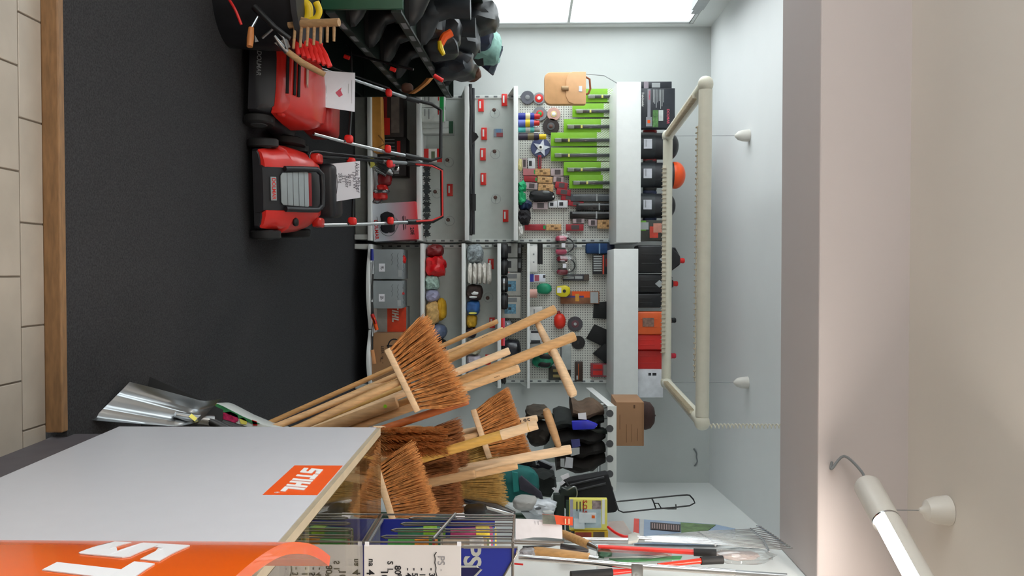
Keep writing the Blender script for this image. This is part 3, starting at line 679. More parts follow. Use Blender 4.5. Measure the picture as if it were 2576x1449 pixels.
# ================================================================== GENERIC GOODS
def pk(name, label, cat, r, Y, depth, m, parts=(), zb=None, group=None, bevel=.003, tilt=0., lean=0.):
    """box-shaped goods: r = (px0, px1, py0, py1) of its front, seen at distance Y; parts = (name, u0, u1, v0, v1, material[, proud])"""
    px0, px1, py0, py1 = r
    x0 = at((px0+px1)/2, py0, Y).x; x1 = at((px0+px1)/2, py1, Y).x; z0 = at(px0, (py0+py1)/2, Y).z if zb is None else zb; z1 = at(px1, (py0+py1)/2, Y).z
    t = thing(name, label, cat, ((x0+x1)/2, Y+depth/2, z0), group=group)
    R = Matrix.Translation(((x0+x1)/2, Y, z0)) @ Matrix.Rotation(tilt, 4, 'Y') @ Matrix.Rotation(lean, 4, 'X') @ Matrix.Translation((-(x0+x1)/2, -Y, -z0))
    b = NB(); box(b, (x0, Y, z0), (x1, Y+depth, z1), R); obj('body', b, m, t, bevel=min(bevel, (x1-x0)*.2, (z1-z0)*.2, depth*.3))
    w, h = x1-x0, z1-z0
    for i, q in enumerate(parts):
        nm, u0, u1, v0, v1, pm = q[:6]; pr = q[6] if len(q) > 6 else .0012
        if isinstance(pm, str):
            text(pm.split('|')[0], t, R @ FM((x0+w*(u0+u1)/2, Y-.0025, z0+h*(v0+v1)/2)), h*(v1-v0)*1.3, MATS[pm.split('|')[1]] if pm.split('|')[1] in MATS else WHITE, nm, bold=.02, sx=min(1., w*(u1-u0)/(h*(v1-v0)*1.3*.62*len(pm.split('|')[0]))))
            continue
        b = NB(); box(b, (x0+w*u0, Y-pr-.0004*i, z0+h*v0), (x0+w*u1, Y+.001, z0+h*v1), R); obj(nm, b, pm, t)
    return t
MATS['tW'] = WHITE; MATS['tR'] = RED; MATS['tK'] = INK; MATS['tP'] = PINK
def soft(name, label, cat, r, Y, depth, m, amp=.16, seed=1, zb=None, p=3., parts=(), group=None, sub=3, M=None):
    px0, px1, py0, py1 = r
    x0 = at((px0+px1)/2, py0, Y).x; x1 = at((px0+px1)/2, py1, Y).x; z0 = at(px0, (py0+py1)/2, Y).z if zb is None else zb; z1 = at(px1, (py0+py1)/2, Y).z
    c_ = Vector(((x0+x1)/2, Y+depth/2, (z0+z1)/2)); h = Vector(((x1-x0)/2, depth/2, (z1-z0)/2))
    t = thing(name, label, cat, (c_.x, c_.y, z0), group=group)
    b = NB(); blob(b, c_, h, amp=amp, seed=seed, p=p, sub=sub, M=M); obj('body', b, m, t)
    for i, (nm, u, v, ru, rv, pm) in enumerate(parts):
        q = c_+Vector((h.x*u, -h.y*.86, h.z*v)); b = NB(); blob(b, q, (h.x*ru, h.y*.22, h.z*rv), amp=.2, seed=seed+i+9, p=2.6, sub=2); obj(nm, b, pm, t)
    return t
def disc(name, label, cat, px, py, rpx, Y, th, m, parts=(), group=None):
    """round goods hung flat on the board"""
    c_ = at(px, py, Y); r = rpx*Y/2100; t = thing(name, label, cat, (c_.x, Y, c_.z-r), group=group)
    M = Matrix.Translation(c_) @ Matrix.Rotation(math.radians(90), 4, 'X')
    b = NB(); lathe(b, [(0, -th), (r*.96, -th), (r, -th*.8), (r, -th*.2), (r*.95, 0), (0, 0)], M, 24); obj('body', b, m, t)
    for i, (nm, k, h, pm) in enumerate(parts):
        b = NB(); lathe(b, [(0, 0), (r*k, 0), (r*k, h), (r*k*.9, h+.001), (0, h+.001)], M, 22); obj(nm, b, pm, t)
    return t
# ================================================================== LAWN MOWERS
def rim(hw, z0, top, y, lip=.75):
    return [(-hw, y, z0), (-hw, y, z0+(top-z0)*.55), (-hw*.93, y, z0+(top-z0)*.80), (-hw*lip, y, z0+(top-z0)*.95), (-hw*.35, y, top), (hw*.35, y, top), (hw*lip, y, z0+(top-z0)*.95), (hw*.93, y, z0+(top-z0)*.80), (hw, y, z0+(top-z0)*.55), (hw, y, z0)]
def T_(root, pts): return [OM[root] @ Vector(p) for p in pts]
MRED = mat('#cf2a22', .3, var=.03, coat=.2); MBLK = mat('#1b1b1f', .45, var=.1); MGRY = mat('#8f9799', .5, var=.05)
def wheel(root, x, y, r, w, nm='wheel'):
    M = OM[root] @ Matrix.Translation((x, y, r)) @ Matrix.Rotation(math.radians(90), 4, 'Y')
    b = NB(); lathe(b, [(0, -w/2), (r*.6, -w/2), (r*.9, -w/2), (r, -w*.35), (r, w*.35), (r*.9, w/2), (r*.6, w/2), (0, w/2)], M, 24); wv = obj(nm, b, RUBBER, root)
    b = NB(); lathe(b, [(0, -w*.56), (r*.5, -w*.56), (r*.55, -w*.48), (r*.55, w*.48), (r*.5, w*.56), (0, w*.56)], M, 18); obj('hub', b, DGREY, wv)
def mower(label, loc, rz, kind):
    t = thing('lawn_mower', label, 'lawn mower', loc, rz)
    w = .215 if kind == 1 else .205
    base = [rim(w*.84, .05, .085, -.008), rim(w*.90, .045, .095, .01), rim(w*.97, .045, .105, .10), rim(w, .045, .12, .40), rim(w*.9, .05, .13, .55), rim(w*.7, .06, .12, .60)]
    b = NB(); loft(b, [T_(t, s) for s in base]); obj('deck', b, MBLK, t, bevel=.0)
    if kind == 1:
        for s in (-1, 1):   # red side wings left and right of the black hood
            secs = []
            for y, xi, xo, zt, zo in ((.0, .105, .190, .105, .085), (.02, .105, .195, .125, .10), (.05, .105, .198, .145, .115), (.14, .105, .205, .20, .14), (.145, .105, .222, .203, .145), (.22, .108, .222, .235, .16), (.33, .112, .216, .262, .18), (.42, .10, .19, .27, .2), (.47, .09, .16, .26, .2)):
                secs.append([(s*xi, y, .07), (s*xi, y, zt+.004), (s*(xi+(xo-xi)*.35), y, zt), (s*(xi+(xo-xi)*.8), y, zo+(zt-zo)*.45), (s*xo, y, zo*.9), (s*xo, y, .075)])
            b = NB(); loft(b, [T_(t, q) for q in secs]); wing = obj('side_cover', b, MRED, t)
            if s > 0:
                b = NB(); blob(b, OM[t] @ Vector((.165, .17, .205)), (.022, .03, .012), amp=.05, seed=2); obj('wheel_adjuster', b, BLACK, wing)
            b = NB(); blob(b, OM[t] @ Vector((s*.172, .43, .255)), (.026, .05, .026), amp=.04, seed=3, p=6); obj('handle_mount', b, MRED, t)
        hood = [rim(.116, .06, .10, -.012, .9), rim(.117, .06, .13, .015, .9), rim(.117, .07, .158, .05, .9), rim(.118, .1, .262, .20, .9), rim(.116, .1, .288, .28, .9), rim(.112, .1, .295, .42, .9), rim(.10, .1, .28, .47, .9)]
        b = NB(); loft(b, [T_(t, s) for s in hood]); obj('motor_hood', b, MBLK, t)
        M = OM[t] @ Matrix.Translation((0, .135, .2165)) @ Matrix.Rotation(math.radians(34.5), 4, 'X')
        b = NB(); prism(b, [(-.080, -.082), (-.066, -.094), (.066, -.094), (.080, -.082), (.090, .075), (.084, .082), (-.084, .082), (-.090, .075)], M @ Matrix.Translation((0, 0, .0)), .008); g = obj('grille', b, MGRY, t, bevel=.003)
        for k in range(4):
            b = NB(); y = -.056+k*.036; box(b, (-.082-.002*k, y-.0012, .0075), (.082+.002*k, y+.0012, .0086), M); obj('grille_groove', b, CHAR, g)
        b = NB(); box(b, (-.085, .082, -.005), (.085, .103, .006), M); obj('red_strip', b, DRED, t, bevel=.002)
        Mb = OM[t] @ Matrix.Translation((0, .022, .139)) @ Matrix.Rotation(math.radians(44), 4, 'X')
        b = NB(); box(b, (-.058, -.016, .0), (.058, .016, .006), Mb); bd = obj('brand_plate', b, MGRY, t, bevel=.002)
        text('DOLMAR', t, Mb @ Matrix.Translation((0, 0, .0066)), .027, RED, 'brand_lettering', bold=.02, sx=.95)
        b = NB(); pts = [(-.100, .07, .185), (-.103, .16, .25), (-.104, .24, .302), (-.08, .275, .318), (0, .28, .32), (.08, .275, .318), (.104, .24, .302), (.103, .16, .25), (.100, .07, .185)]
        tube(b, T_(t, pts), .014, 12); obj('carry_handle', b, MBLK, t)
    else:
        body = [rim(w*.86, .16, .20, .015, .8), rim(w*.94, .15, .245, .03, .8), rim(w*.96, .15, .275, .10, .8), rim(w*.96, .15, .30, .22, .8), rim(w*.92, .15, .315, .36, .8), rim(w*.75, .15, .31, .46, .8), rim(w*.6, .15, .29, .52, .8)]
        b = NB(); loft(b, [T_(t, s) for s in body]); obj('motor_hood', b, MRED, t)
        b = NB(); loft(b, [T_(t, s) for s in (rim(w*.90, .05, .12, -.01, .85), rim(w*.93, .05, .175, .012, .85), rim(w*.95, .05, .19, .06, .85))]); obj('front_apron', b, MBLK, t)
        for k in range(3):
            Ms = OM[t] @ Matrix.Translation((-.02, (.0235, .050, .078)[k], (.228, .2545, .267)[k])) @ Matrix.Rotation(math.radians((62, 26, 24)[k]), 4, 'X')
            b = NB(); box(b, (-.12, -.007, -.004), (.12, .007, .006), Ms); obj('air_slot', b, DBLACK, t)
        Mb = OM[t] @ Matrix.Translation((-.03, .145, .290)) @ Matrix.Rotation(math.radians(12), 4, 'X')
        b = NB(); prism(b, [(-.05, -.008), (.045, -.008), (.06, .008), (-.05, .008), (-.055, 0)], Mb, .004); obj('badge', b, mat('#b79a86', .4), t)
        Mb = OM[t] @ Matrix.Translation((-.04, -.013, .098)) @ Matrix.Rotation(math.radians(80), 4, 'X')
        text('DOLMAR', t, Mb, .03, GREY, 'brand_lettering', bold=.02, shear=.2)
        for s in (-1, 1):
            b = NB(); blob(b, OM[t] @ Vector((s*w*.90, .06, .19)), (.02, .022, .02), amp=.05, p=4); obj('corner_lug', b, MRED, t)
    b = NB(); box(b, (-.15, .50, .16), (.15, .72, .33)); b.transform(OM[t]); obj('grass_box', b, MBLK if kind == 1 else mat('#a81f1d', .4), t, bevel=.03, seg=3)
    for s in (-1, 1):
        wheel(t, s*(w+.012), .085, .075, .042); wheel(t, s*(w+.015), .50, .095, .045)
    hx = .185; rb = 1.08 if kind == 1 else 1.12
    hb = [(s, .47, .22) for s in (-hx, hx)]
    for s in (-1, 1):
        b = NB(); tube(b, T_(t, [(s*hx, .44, .25), (s*hx, .62, .385), (s*hx*.98, .83, .55)]), .0105, 10); obj('lower_tube', b, CHROME if s > 0 or kind == 2 else BLACK, t)
        b = NB(); tube(b, T_(t, [(s*hx*.98, .82, .542), (s*hx*.95, .98, .68), (s*hx*.95, 1.0, .70)]), .011, 10); obj('upper_tube', b, STEEL, t)
        b = NB(); blob(b, OM[t] @ Vector((s*hx*.90, .62, .40)), (.022, .018, .024), amp=.1, p=4); obj('red_knob', b, BRED, t)
        b = NB(); blob(b, OM[t] @ Vector((s*hx*.90, .84, .58)), (.022, .018, .018), amp=.1, p=4); obj('red_knob', b, BRED, t)
        b = NB(); tube(b, T_(t, [(s*hx*.95, .96, .66), (s*hx*.95, 1.03, .73)]), .016, 12); obj('switch_sleeve', b, BLACK, t)
    b = NB(); tube(b, T_(t, [(-hx*.95, 1.0, .70), (-hx*.95, 1.09, .80), (-hx*.8, 1.13, .855), (hx*.8, 1.13, .855), (hx*.95, 1.09, .80), (hx*.95, 1.0, .70)]), .0105, 10); obj('top_bar', b, RUBBER, t)
    if kind == 1:
        b = NB(); tube(b, T_(t, [(-hx*.93, .99, .71), (-hx*.9, 1.06, .80), (-hx*.75, 1.10, .86), (hx*.75, 1.10, .86), (hx*.9, 1.06, .80), (hx*.93, .99, .71)]), .006, 8); obj('safety_bar', b, RED, t)
    b = NB(); tube(b, T_(t, [(-hx, .60, .375), (-hx*.9, .63, .40), (0, .64, .405), (hx*.9, .63, .40), (hx, .60, .375)]), .008, 8); obj('cross_tube', b, BLACK, t)
    b = NB(); tube(b, cr(T_(t, [(-.10, .30, .26), (-.20, .36, .24), (-hx-.02, .52, .33), (-hx-.015, .68, .45), (-hx-.012, .85, .58)])), .005, 6); obj('power_cable', b, BLACK, t)
    return t
p1 = onz(618, 476, .0); mower('black and red lawn mower with grey grille and handwritten sheet', (p1.x, 4.07, 0), math.radians(4), 1)
p2 = onz(625, 222, .0); mower('red lawn mower with three air slots next to the garden tools', (p2.x-.05, 4.02, 0), math.radians(-6), 2)
# sheets of paper on the mowers
s1 = thing('price_sheet', 'white sheet with handwriting standing on the black and red mower', 'sign', at(812, 455, 4.58))
q = [at(812, 414, 4.60), at(905, 405, 4.66), at(906, 497, 4.66), at(818, 511, 4.60)]
b = NB(); wprism(b, q, (0, .006, 0)); obj('sheet', b, PAPER, s1)
def on(u, v): return ((q[0]*(1-u)+q[3]*u)*(1-v)+(q[1]*(1-u)+q[2]*u)*v)+Vector((0, -.002, .001))
rx = (q[3]-q[0]); uy = (q[1]-q[0])
for s, u, v, sz in (('Akku Mäher', .45, .93, .034), ('1200 W', .5, .84, .03), ('36 cm', .48, .72, .028), ('Räder', .52, .63, .028), ('32 l', .42, .54, .026), ('28 kg', .40, .45, .026), ('', .5, .4, .02), ('229,-', .62, .2, .034)):
    if s: text(s, s1, FM(on(u, v), rx, uy), sz, mat('#55535c', .8), 'handwriting')
b = NB(); tube(b, [on(.3, .36), on(.55, .37), on(.8, .33)], .0012, 4); obj('handwriting', b, INK, s1)
b = NB(); wprism(b, [q[0]+Vector((.03, .004, -.012)), q[0]+Vector((.03, .004, .0)), q[3]+Vector((0, .004, .0)), q[3]+Vector((0, .004, -.016))], (0, .003, 0)); obj('yellow_backing', b, YEL, s1)
s2 = thing('price_sheet', 'large white printed sheet leaning on the mower with air slots', 'sign', at(785, 225, 4.42))
q = [at(783, 176, 4.42), at(893, 183, 4.56), at(892, 281, 4.56), at(793, 266, 4.42)]
b = NB(); wprism(b, q, (0, .004, 0)); obj('sheet', b, PAPER, s2)
rx = (q[3]-q[0]); uy = (q[1]-q[0])
b = NB(); M = FM(on(.52, .6), rx, uy); prism(b, [(-.03, -.02), (.012, -.018), (.032, .0), (.02, .022), (-.004, .012), (-.022, .02)], M, .001); obj('printed_mower_picture', b, PINK, s2)
for v, a, c_ in ((.92, .2, .8), (.84, .3, .55), (.16, .25, .6), (.30, .4, .75)):
    b = NB(); wprism(b, [on(a, v), on(c_, v), on(c_, v+.008), on(a, v+.008)], (0, -.0006, 0)); obj('print_line', b, LGREY, s2)
# ================================================================== GARDEN TOOLS, TUB AND GREEN SHELF ON THE LEFT
tb = thing('black_tub', 'large black plastic tub holding garden tools beside the left mower', 'tub', onz(585, 40, 0))
cx, cy = onz(585, 30, 0).x-.03, 3.88
b = NB(); lathe(b, [(0, .01), (.20, .01), (.235, .36), (.25, .36), (.25, .375), (.232, .375), (.21, 0), (0, 0)], Matrix.Translation((cx, cy, 0)), 28); obj('shell', b, mat('#17181b', .4, var=.2), tb)
b = NB(); lathe(b, [(.236, .36), (.262, .36), (.262, .385), (.236, .385)], Matrix.Translation((cx, cy, 0)), 28); obj('rim', b, CHAR, tb)
b = NB(); tube(b, [at(660, 95, 3.62), at(690, 70, 3.60), at(712, 95, 3.62), at(722, 122, 3.64)], .006, 8); obj('handle', b, STEEL, tb)
rw = thing('wooden_rake', 'wooden hay rake head with round tines standing in the black tub', 'rake', (cx, cy, .02))
a0, a1 = at(728, 62, 3.72), at(853, 56, 3.66)
b = NB(); tube(b, [a0, (a0+a1)/2, a1], [.018, .019, .018], 10); obj('rake_bar', b, WOODG, rw, bevel=0)
for k in range(7):
    p = a0+(a1-a0)*(.12+.13*k); e = at(728+17*k+10, 122-3*k, 3.68); b = NB(); tube(b, [p, e], [.008, .006], 8); obj('tine', b, WOODG, rw)
b = NB(); tube(b, [(a0+a1)/2, Vector((cx, cy, .05))], .013, 10); obj('handle', b, WOODG, rw)
st = thing('hand_tool', 'short tool with wooden handle leaning across the red slotted mower', 'tool', at(720, 125, 3.66))
b = NB(); tube(b, [at(718, 126, 3.66), at(760, 158, 3.68), at(817, 188, 3.70)], [.014, .0155, .0125], 12); obj('handle', b, WOODG, st)
b = NB(); tube(b, [at(690, 90, 3.62), at(705, 112, 3.64), at(722, 130, 3.66)], [.006, .012, .014], 10); obj('ferrule', b, STEEL, st)
b = NB(); wprism(b, [at(690, 108, 3.64), at(722, 96, 3.64), at(730, 118, 3.65), at(712, 126, 3.65)], (0, .006, 0)); obj('blade', b, STEEL, st)
rr_ = thing('plastic_leaf_rake', 'red plastic leaf rake with thick overlapping tines by the left mower', 'rake', at(735, 95, 3.78))
for k in range(7):
    b = NB(); p = at(738+11*k, 88+4*k, 3.80); e = at(752+13*k, 138+5*k, 3.74); m_ = (p+e)/2+Vector((0, -.02, .005))
    tube(b, [p, m_, e], [.010, .013, .012], 8, flat=.7); obj('tine', b, BRED, rr_)
b = NB(); tube(b, [at(735, 86, 3.81), at(810, 115, 3.81)], .012, 8); obj('tine_bridge', b, BRED, rr_)
b = NB(); tube(b, [at(735, 88, 3.81), Vector((cx+.05, cy, .1))], .011, 8); obj('handle', b, RED, rr_)
yg = thing('yellow_hose', 'bright yellow flat hose loop hanging among the garden tools', 'hose', at(735, 25, 3.75))
for k, (pts, r) in enumerate(((((742, -10), (740, 22), (757, 48), (775, 44), (775, 15), (757, 4)), .020), (((795, 5), (803, 28), (795, 46), (778, 54)), .015))):
    b = NB(); tube(b, cr([at(px, py, 3.78-.02*k) for px, py in pts]), r, 10, flat=.55); obj('loop', b, YEL, yg)
hb_ = thing('garden_hoe', 'grey steel hoe blade beside the yellow hose loop', 'hoe', at(700, 20, 3.7))
b = NB(); wprism(b, [at(692, -5, 3.70), at(722, -5, 3.72), at(737, 33, 3.72), at(724, 40, 3.70)], (0, .004, 0)); obj('blade', b, mat('#8c8f90', .45, .6), hb_)
b = NB(); tube(b, [at(733, 35, 3.695), at(734, 35, 3.69)], .005, 8); obj('rivet', b, CHROME, hb_)
b = NB(); tube(b, [at(722, 36, 3.72), Vector((cx-.03, cy+.02, .1))], .012, 8); obj('handle', b, WOODG, hb_)
tr_ = thing('hand_trowel', 'small trowel with orange wooden grip in front of the black tub', 'tool', at(622, 118, 3.56))
b = NB(); tube(b, [at(632, 70, 3.58), at(630, 95, 3.57), at(628, 117, 3.56)], [.012, .0155, .013], 12); obj('grip', b, mat('#c07a42', .5, var=.12), tr_)
b = NB(); tube(b, [at(650, 40, 3.6), at(633, 70, 3.58)], .006, 8); obj('shank', b, STEEL, tr_)
b = NB(); wprism(b, [at(641, 88, 3.575), at(650, 104, 3.575), at(641, 106, 3.575)], (0, .003, 0)); obj('tag', b, GREY, tr_)
b = NB(); tube(b, cr([at(574, -5, 3.56), at(592, 25, 3.55), at(607, 62, 3.56)]), .006, 8); rc = obj('red_rope', b, RED); tag(rc, 'thin red cord hanging over the edge of the black tub', 'cord')
b = NB(); tube(b, [at(640, 18, 3.6), at(690, 68, 3.58), at(730, 98, 3.6)], [.016, .012, .010], 10); bp_ = obj('black_pipe', b, BLACK); tag(bp_, 'black pipe slanting over the black tub towards the tool blade', 'pipe')
# green gondola
gx0 = at(1005, 25, 4.0).x
gd = thing('green_shelf_unit', 'dark green metal shelf unit with boots along the left window', 'shelving', (gx0-.25, 5.2, 0))
PX = lambda y: gx0-(y-4.0)*.05
zs = [.10, .46, .775]; YA, YB = 4.0, 6.6
for k, z in enumerate(zs):
    b = NB(); wprism(b, [(PX(YA), YA, z-.03), (PX(YB), YB, z-.03), (PX(YB)-.42, YB, z-.03), (PX(YA)-.42, YA, z-.03)], (0, 0, .02)); sf = obj('shelf', b, RACKG, gd)
    if k in (1, 2):
        b = NB(); wprism(b, [(PX(YA), YA, z-.035), (PX(YB), YB, z-.035), (PX(YB), YB, z+.012), (PX(YA), YA, z+.012)], (.012, 0, 0)); obj('price_rail', b, RACKG, sf)
        for j in range(9):
            y = YA+.2+j*.28; b = NB(); wprism(b, [(PX(y)+.013, y, z-.022), (PX(y+.12)+.013, y+.12, z-.022), (PX(y+.12)+.013, y+.12, z+.004), (PX(y)+.013, y, z+.004)], (.001, 0, 0)); obj('price_tag', b, GREY, sf)
b = NB(); box(b, (gx0-.45, YA-.02, at(810, 10, 4.).z), (gx0, YA, at(1015, 10, 4.).z)); obj('end_panel', b, DGREEN, gd, bevel=.003)
b = NB(); box(b, (gx0-.45, YA, 0), (gx0-.05, YA+.02, .45)); obj('end_leg', b, RACKG, gd)
b = NB(); wprism(b, [(PX(YA)-.43, YA, 0), (PX(YB)-.43, YB, 0), (PX(YB)-.43, YB, 1.1), (PX(YA)-.43, YA, 1.1)], (.02, 0, 0)); obj('rear_panel', b, RACKG, gd)
b = NB(); box(b, (PX(YB)-.43, YB, 0), (PX(YB), YB+.02, .80)); obj('far_end_panel', b, RACKG, gd)
BOOT = mat('#15171a', .42, var=.3); BOOT2 = mat('#1c2024', .5, var=.3)
def boot(label, x, y, z, m, cuff=None, h=.30, rz=0.):
    t = thing('rubber_boot', label, 'boot', (x, y, z), rz, 'boots on the green shelf unit')
    def E(cx_, cy_, z_, rx_, ry_): return [OM[t] @ Vector((cx_+rx_*math.cos(a*math.pi/6), cy_+ry_*math.sin(a*math.pi/6), z_)) for a in range(12)]
    b = NB(); loft(b, [E(.02, 0, .02, .135, .045), E(.02, 0, .045, .132, .047), E(.0, 0, .085, .105, .046), E(-.04, 0, .12, .065, .044), E(-.05, 0, .18, .055, .045), E(-.05, 0, h, .062, .055)]); obj('upper', b, m, t)
    b = NB(); loft(b, [E(.02, 0, 0, .138, .047), E(.02, 0, .022, .142, .05)]); obj('sole', b, RUBBER, t)
    if cuff:
        b = NB(); loft(b, [E(-.05, 0, h-.07, .066, .06), E(-.05, 0, h-.01, .067, .061)]); obj('cuff', b, cuff, t)
    return t
bl = ['nearest of the lowest row on the green unit', 'second of the lowest row on the green unit', 'third of the lowest row on the green unit', 'farthest of the lowest row on the green unit']
for k in range(4): boot('black rubber boot '+bl[k], PX(4.35+.5*k)-.16, 4.35+.5*k, .452, BOOT, h=.26)
bl = ['nearest', 'second', 'third', 'fourth', 'farthest']
for k in range(5): boot('tall dark boot on the upper green shelf, %s from the green end panel' % bl[k], PX(4.3+.45*k)-.15, 4.3+.45*k, .767, BOOT2 if k % 2 else BOOT, h=.30)
# orange and yellow boot, clothes and bags on top
ob_ = thing('work_boot', 'dark work boot with orange and yellow shaft on the green shelf rail', 'boot', at(1085, 120, 5.15))
b = NB(); blob(b, at(1120, 75, 5.1), (.10, .12, .10), amp=.2, seed=5); obj('upper', b, BOOT, ob_)
b = NB(); tube(b, [at(1136, 82, 4.95), at(1118, 92, 4.94), at(1108, 112, 4.93)], [.024, .026, .022], 8); obj('orange_panel', b, STORANGE, ob_)
b = NB(); tube(b, [at(1106, 104, 4.92), at(1108, 122, 4.92), at(1116, 138, 4.92)], [.014, .018, .012], 8); obj('yellow_panel', b, YEL, ob_)
for k, (r, Y, dp, m, lb, sd) in enumerate((((1015, 1110, -40, 70), 4.7, .35, BOOT2, 'dark crumpled jacket on the near top of the green unit', 1), ((1045, 1150, 40, 130), 5.0, .3, BOOT, 'black shiny jacket behind the orange and yellow boot', 2),
        ((1080, 1200, 20, 120), 5.3, .4, BOOT2, 'dark folded trousers in the middle of the green unit top', 3), ((1080, 1190, 110, 185), 5.4, .3, mat('#20242a', .35, var=.4), 'glossy black garment hanging at the far side of the green unit', 4),
        ((1130, 1235, 30, 105), 5.7, .4, DBLUE, 'navy blue garment in plastic on top of the clothes heap', 5), ((1120, 1245, -30, 60), 5.4, .4, BOOT, 'black folded garment at the top left edge of the heap', 6))):
    soft('folded_garment', lb, 'clothing', r, Y, dp, m, amp=.22, seed=sd, p=3.4, group='clothes heaped on the green unit')
soft('folded_garment', 'pale teal folded garment below the bright window', 'clothing', (1180, 1258, 66, 150), 6.0, .25, mat('#7fa79c', .7, var=.25), amp=.18, seed=8, p=4, group='clothes heaped on the green unit')
soft('cowhide_bag', 'brown fur trimmed bag at the far end of the green unit', 'bag', (1152, 1208, 160, 194), 6.3, .22, mat('#5a3320', .8, var=.35), amp=.2, seed=9)
bg_ = thing('garment_bag', 'clear bag with dark garment tilted at the far end of the clothes heap', 'bag', at(1195, 140, 6.1))
qq = [at(1195, 150, 6.15), at(1240, 188, 6.2), at(1266, 118, 6.1), at(1226, 100, 6.1)]
b = NB(); wprism(b, qq, (0, .06, 0)); obj('garment', b, DBLUE, bg_, bevel=.01)
b = NB(); wprism(b, [p+Vector((0, -.012, 0)) for p in (qq[1], qq[2], qq[2]*.75+qq[3]*.25, qq[1]*.75+qq[0]*.25)], (0, .006, 0)); obj('plastic_sleeve', b, mat('#55606c', .2, var=.3), bg_)
cl = thing('wooden_clog', 'tan wooden boot jack hanging by the mower handle', 'clog', at(1045, 220, 5.0))
b = NB(); loft(b, [[at(px+dx, py, 5.0+dy) for dx, dy in ((-9, 0), (0, -.03), (9, 0), (4, .04), (-6, .04))] for px, py in ((1035, 236), (1050, 226), (1070, 210), (1082, 196))]); obj('shell', b, mat('#b8763a', .5, var=.15), cl)
b = NB(); blob(b, at(1025, 222, 5.05), (.03, .03, .035), amp=.1); obj('toe', b, BROWN, cl)
for k, (px, py) in enumerate(((866, 141), (982, 172), (1092, 190))):
    b = NB(); p = at(px, py, 4.75); tube(b, [p, p+Vector((.012, 0, .03)) if k < 2 else p+Vector((.03, 0, .05))], .012, 10); o_ = obj('red_grip', b, BRED)
    tag(o_, ('red end cap low on the dark rods beside the green unit', 'red end cap midway on the dark rods beside the green unit', 'red tool grip at the top of the dark rods beside the green unit')[k], 'grip')
b = NB(); tube(b, cr([at(870, 110, 4.8), at(880, 120, 4.78), at(884, 150, 4.76), at(884, 250, 4.74)]), .006, 8); tag(obj('black_rod', b, BLACK), 'thin black bent rod rising behind the large printed sheet', 'rod')
b = NB(); tube(b, [at(870, 130, 4.9), at(960, 155, 4.86), at(1040, 175, 4.82)], .008, 8); tag(obj('black_rod', b, BLACK), 'long black rod joining the red caps beside the green unit', 'rod')
# ================================================================== GOODS ON THE LEFT BAY
ZL = lambda k: SHELF_Z[('L', k)]
ZR = lambda k: SHELF_Z[('R', k)]
# base shelf
Zb = ZL('base')
t = thing('tool_pouch', 'long ochre padded tool pouch with strap on the left base shelf', 'pouch', at(950, 310, 6.72))
b = NB(); a0 = at(948, 240, 6.72); a1 = at(955, 385, 6.72); hgt = 15*6.72/2100
loft(b, [[(x, 6.68+dy, a0.z+dz*hgt*s+(x-a0.x)*.03) for dy, dz in ((0, -1), (0, .8), (.03, 1), (.10, .9), (.12, -1))] for x, s in ((a0.x, .8), (a0.x+.02, 1), (a1.x-.03, .95), (a1.x, .7))]); obj('sleeve', b, mat('#c98b3a', .6, var=.1), t, bevel=.008)
b = NB(); p = at(952, 340, 6.67); tube(b, [p, p+Vector((.04, -.01, .035)), p+Vector((.07, 0, .05)), p+Vector((.10, .0, .0))], .006, 8, flat=.4); obj('strap', b, mat('#8f5f24', .6), t)
pk('tool_carton', 'dark tool carton with red flash at the left of the base shelf', 'box', (965, 1015, 238, 345), 6.86, .2, mat('#2b2624', .6, var=.2), (('red_print', .05, .7, .15, .4, DRED), ('grey_print', .05, .9, .55, .85, mat('#6d6560', .6, var=.2)), ('red_print', .55, .95, .2, .5, RED)), zb=Zb)
pk('tool_carton', 'black striped tool carton with red strip standing behind the red engine', 'box', (960, 1022, 345, 442), 6.9, .2, mat('#1d1b1b', .55, var=.2), tuple(('grey_stripe', .05+.09*k, .07+.09*k, .1, .6, GREY) for k in range(7))+(('red_print', .1, .5, .68, .8, RED), ('white_print', .72, .95, .4, .75, LGREY)), zb=Zb)
e = thing('brushcutter_engine', 'small red engine with ribbed silver cylinder and yellow tag on shelf', 'engine', at(930, 440, 6.7))
c0 = at(930, 404, 6.70); c1 = at(978, 432, 6.70); d = (c1-c0).normalized()
b = NB(); tube(b, [c0+d*.03, c1], [.048, .05], 20); obj('cylinder_cover', b, ALU, e)
for k in range(9):
    b = NB(); a = -1.3+k*.32; n_ = Vector((d.z, 0, -d.x)); o_ = n_*math.sin(a)*.05+Vector((0, -1, 0))*math.cos(a)*.05; tube(b, [c0+d*.035+o_, c1-d*.005+o_], .003, 6); obj('cooling_rib', b, CHROME, e)
b = NB(); tube(b, [c1+d*.0, c1+d*.04], [.03, .02], 14); obj('neck', b, STEEL, e)
b = NB(); blob(b, at(968, 452, 6.74), (.055, .05, .055), amp=.15, seed=2, p=3); obj('red_housing', b, DRED, e)
b = NB(); blob(b, at(985, 415, 6.72), (.022, .03, .03), amp=.1, seed=3); obj('red_cap', b, PINK, e)
b = NB(); blob(b, at(998, 425, 6.68), (.022, .022, .025), amp=.05); obj('silver_plug', b, CHROME, e)
b = NB(); wprism(b, [at(925, 402, 6.62), at(938, 394, 6.62), at(943, 415, 6.62), at(930, 425, 6.62)], (0, .004, 0)); obj('yellow_tag', b, LYEL, e)
b = NB(); blob(b, at(962, 478, 6.74), (.05, .05, .045), amp=.2, seed=5); obj('red_housing', b, RED, e)
e2 = thing('brushcutter_engine', 'low red engine block with silver plate next to the red carton', 'engine', at(940, 492, 6.75))
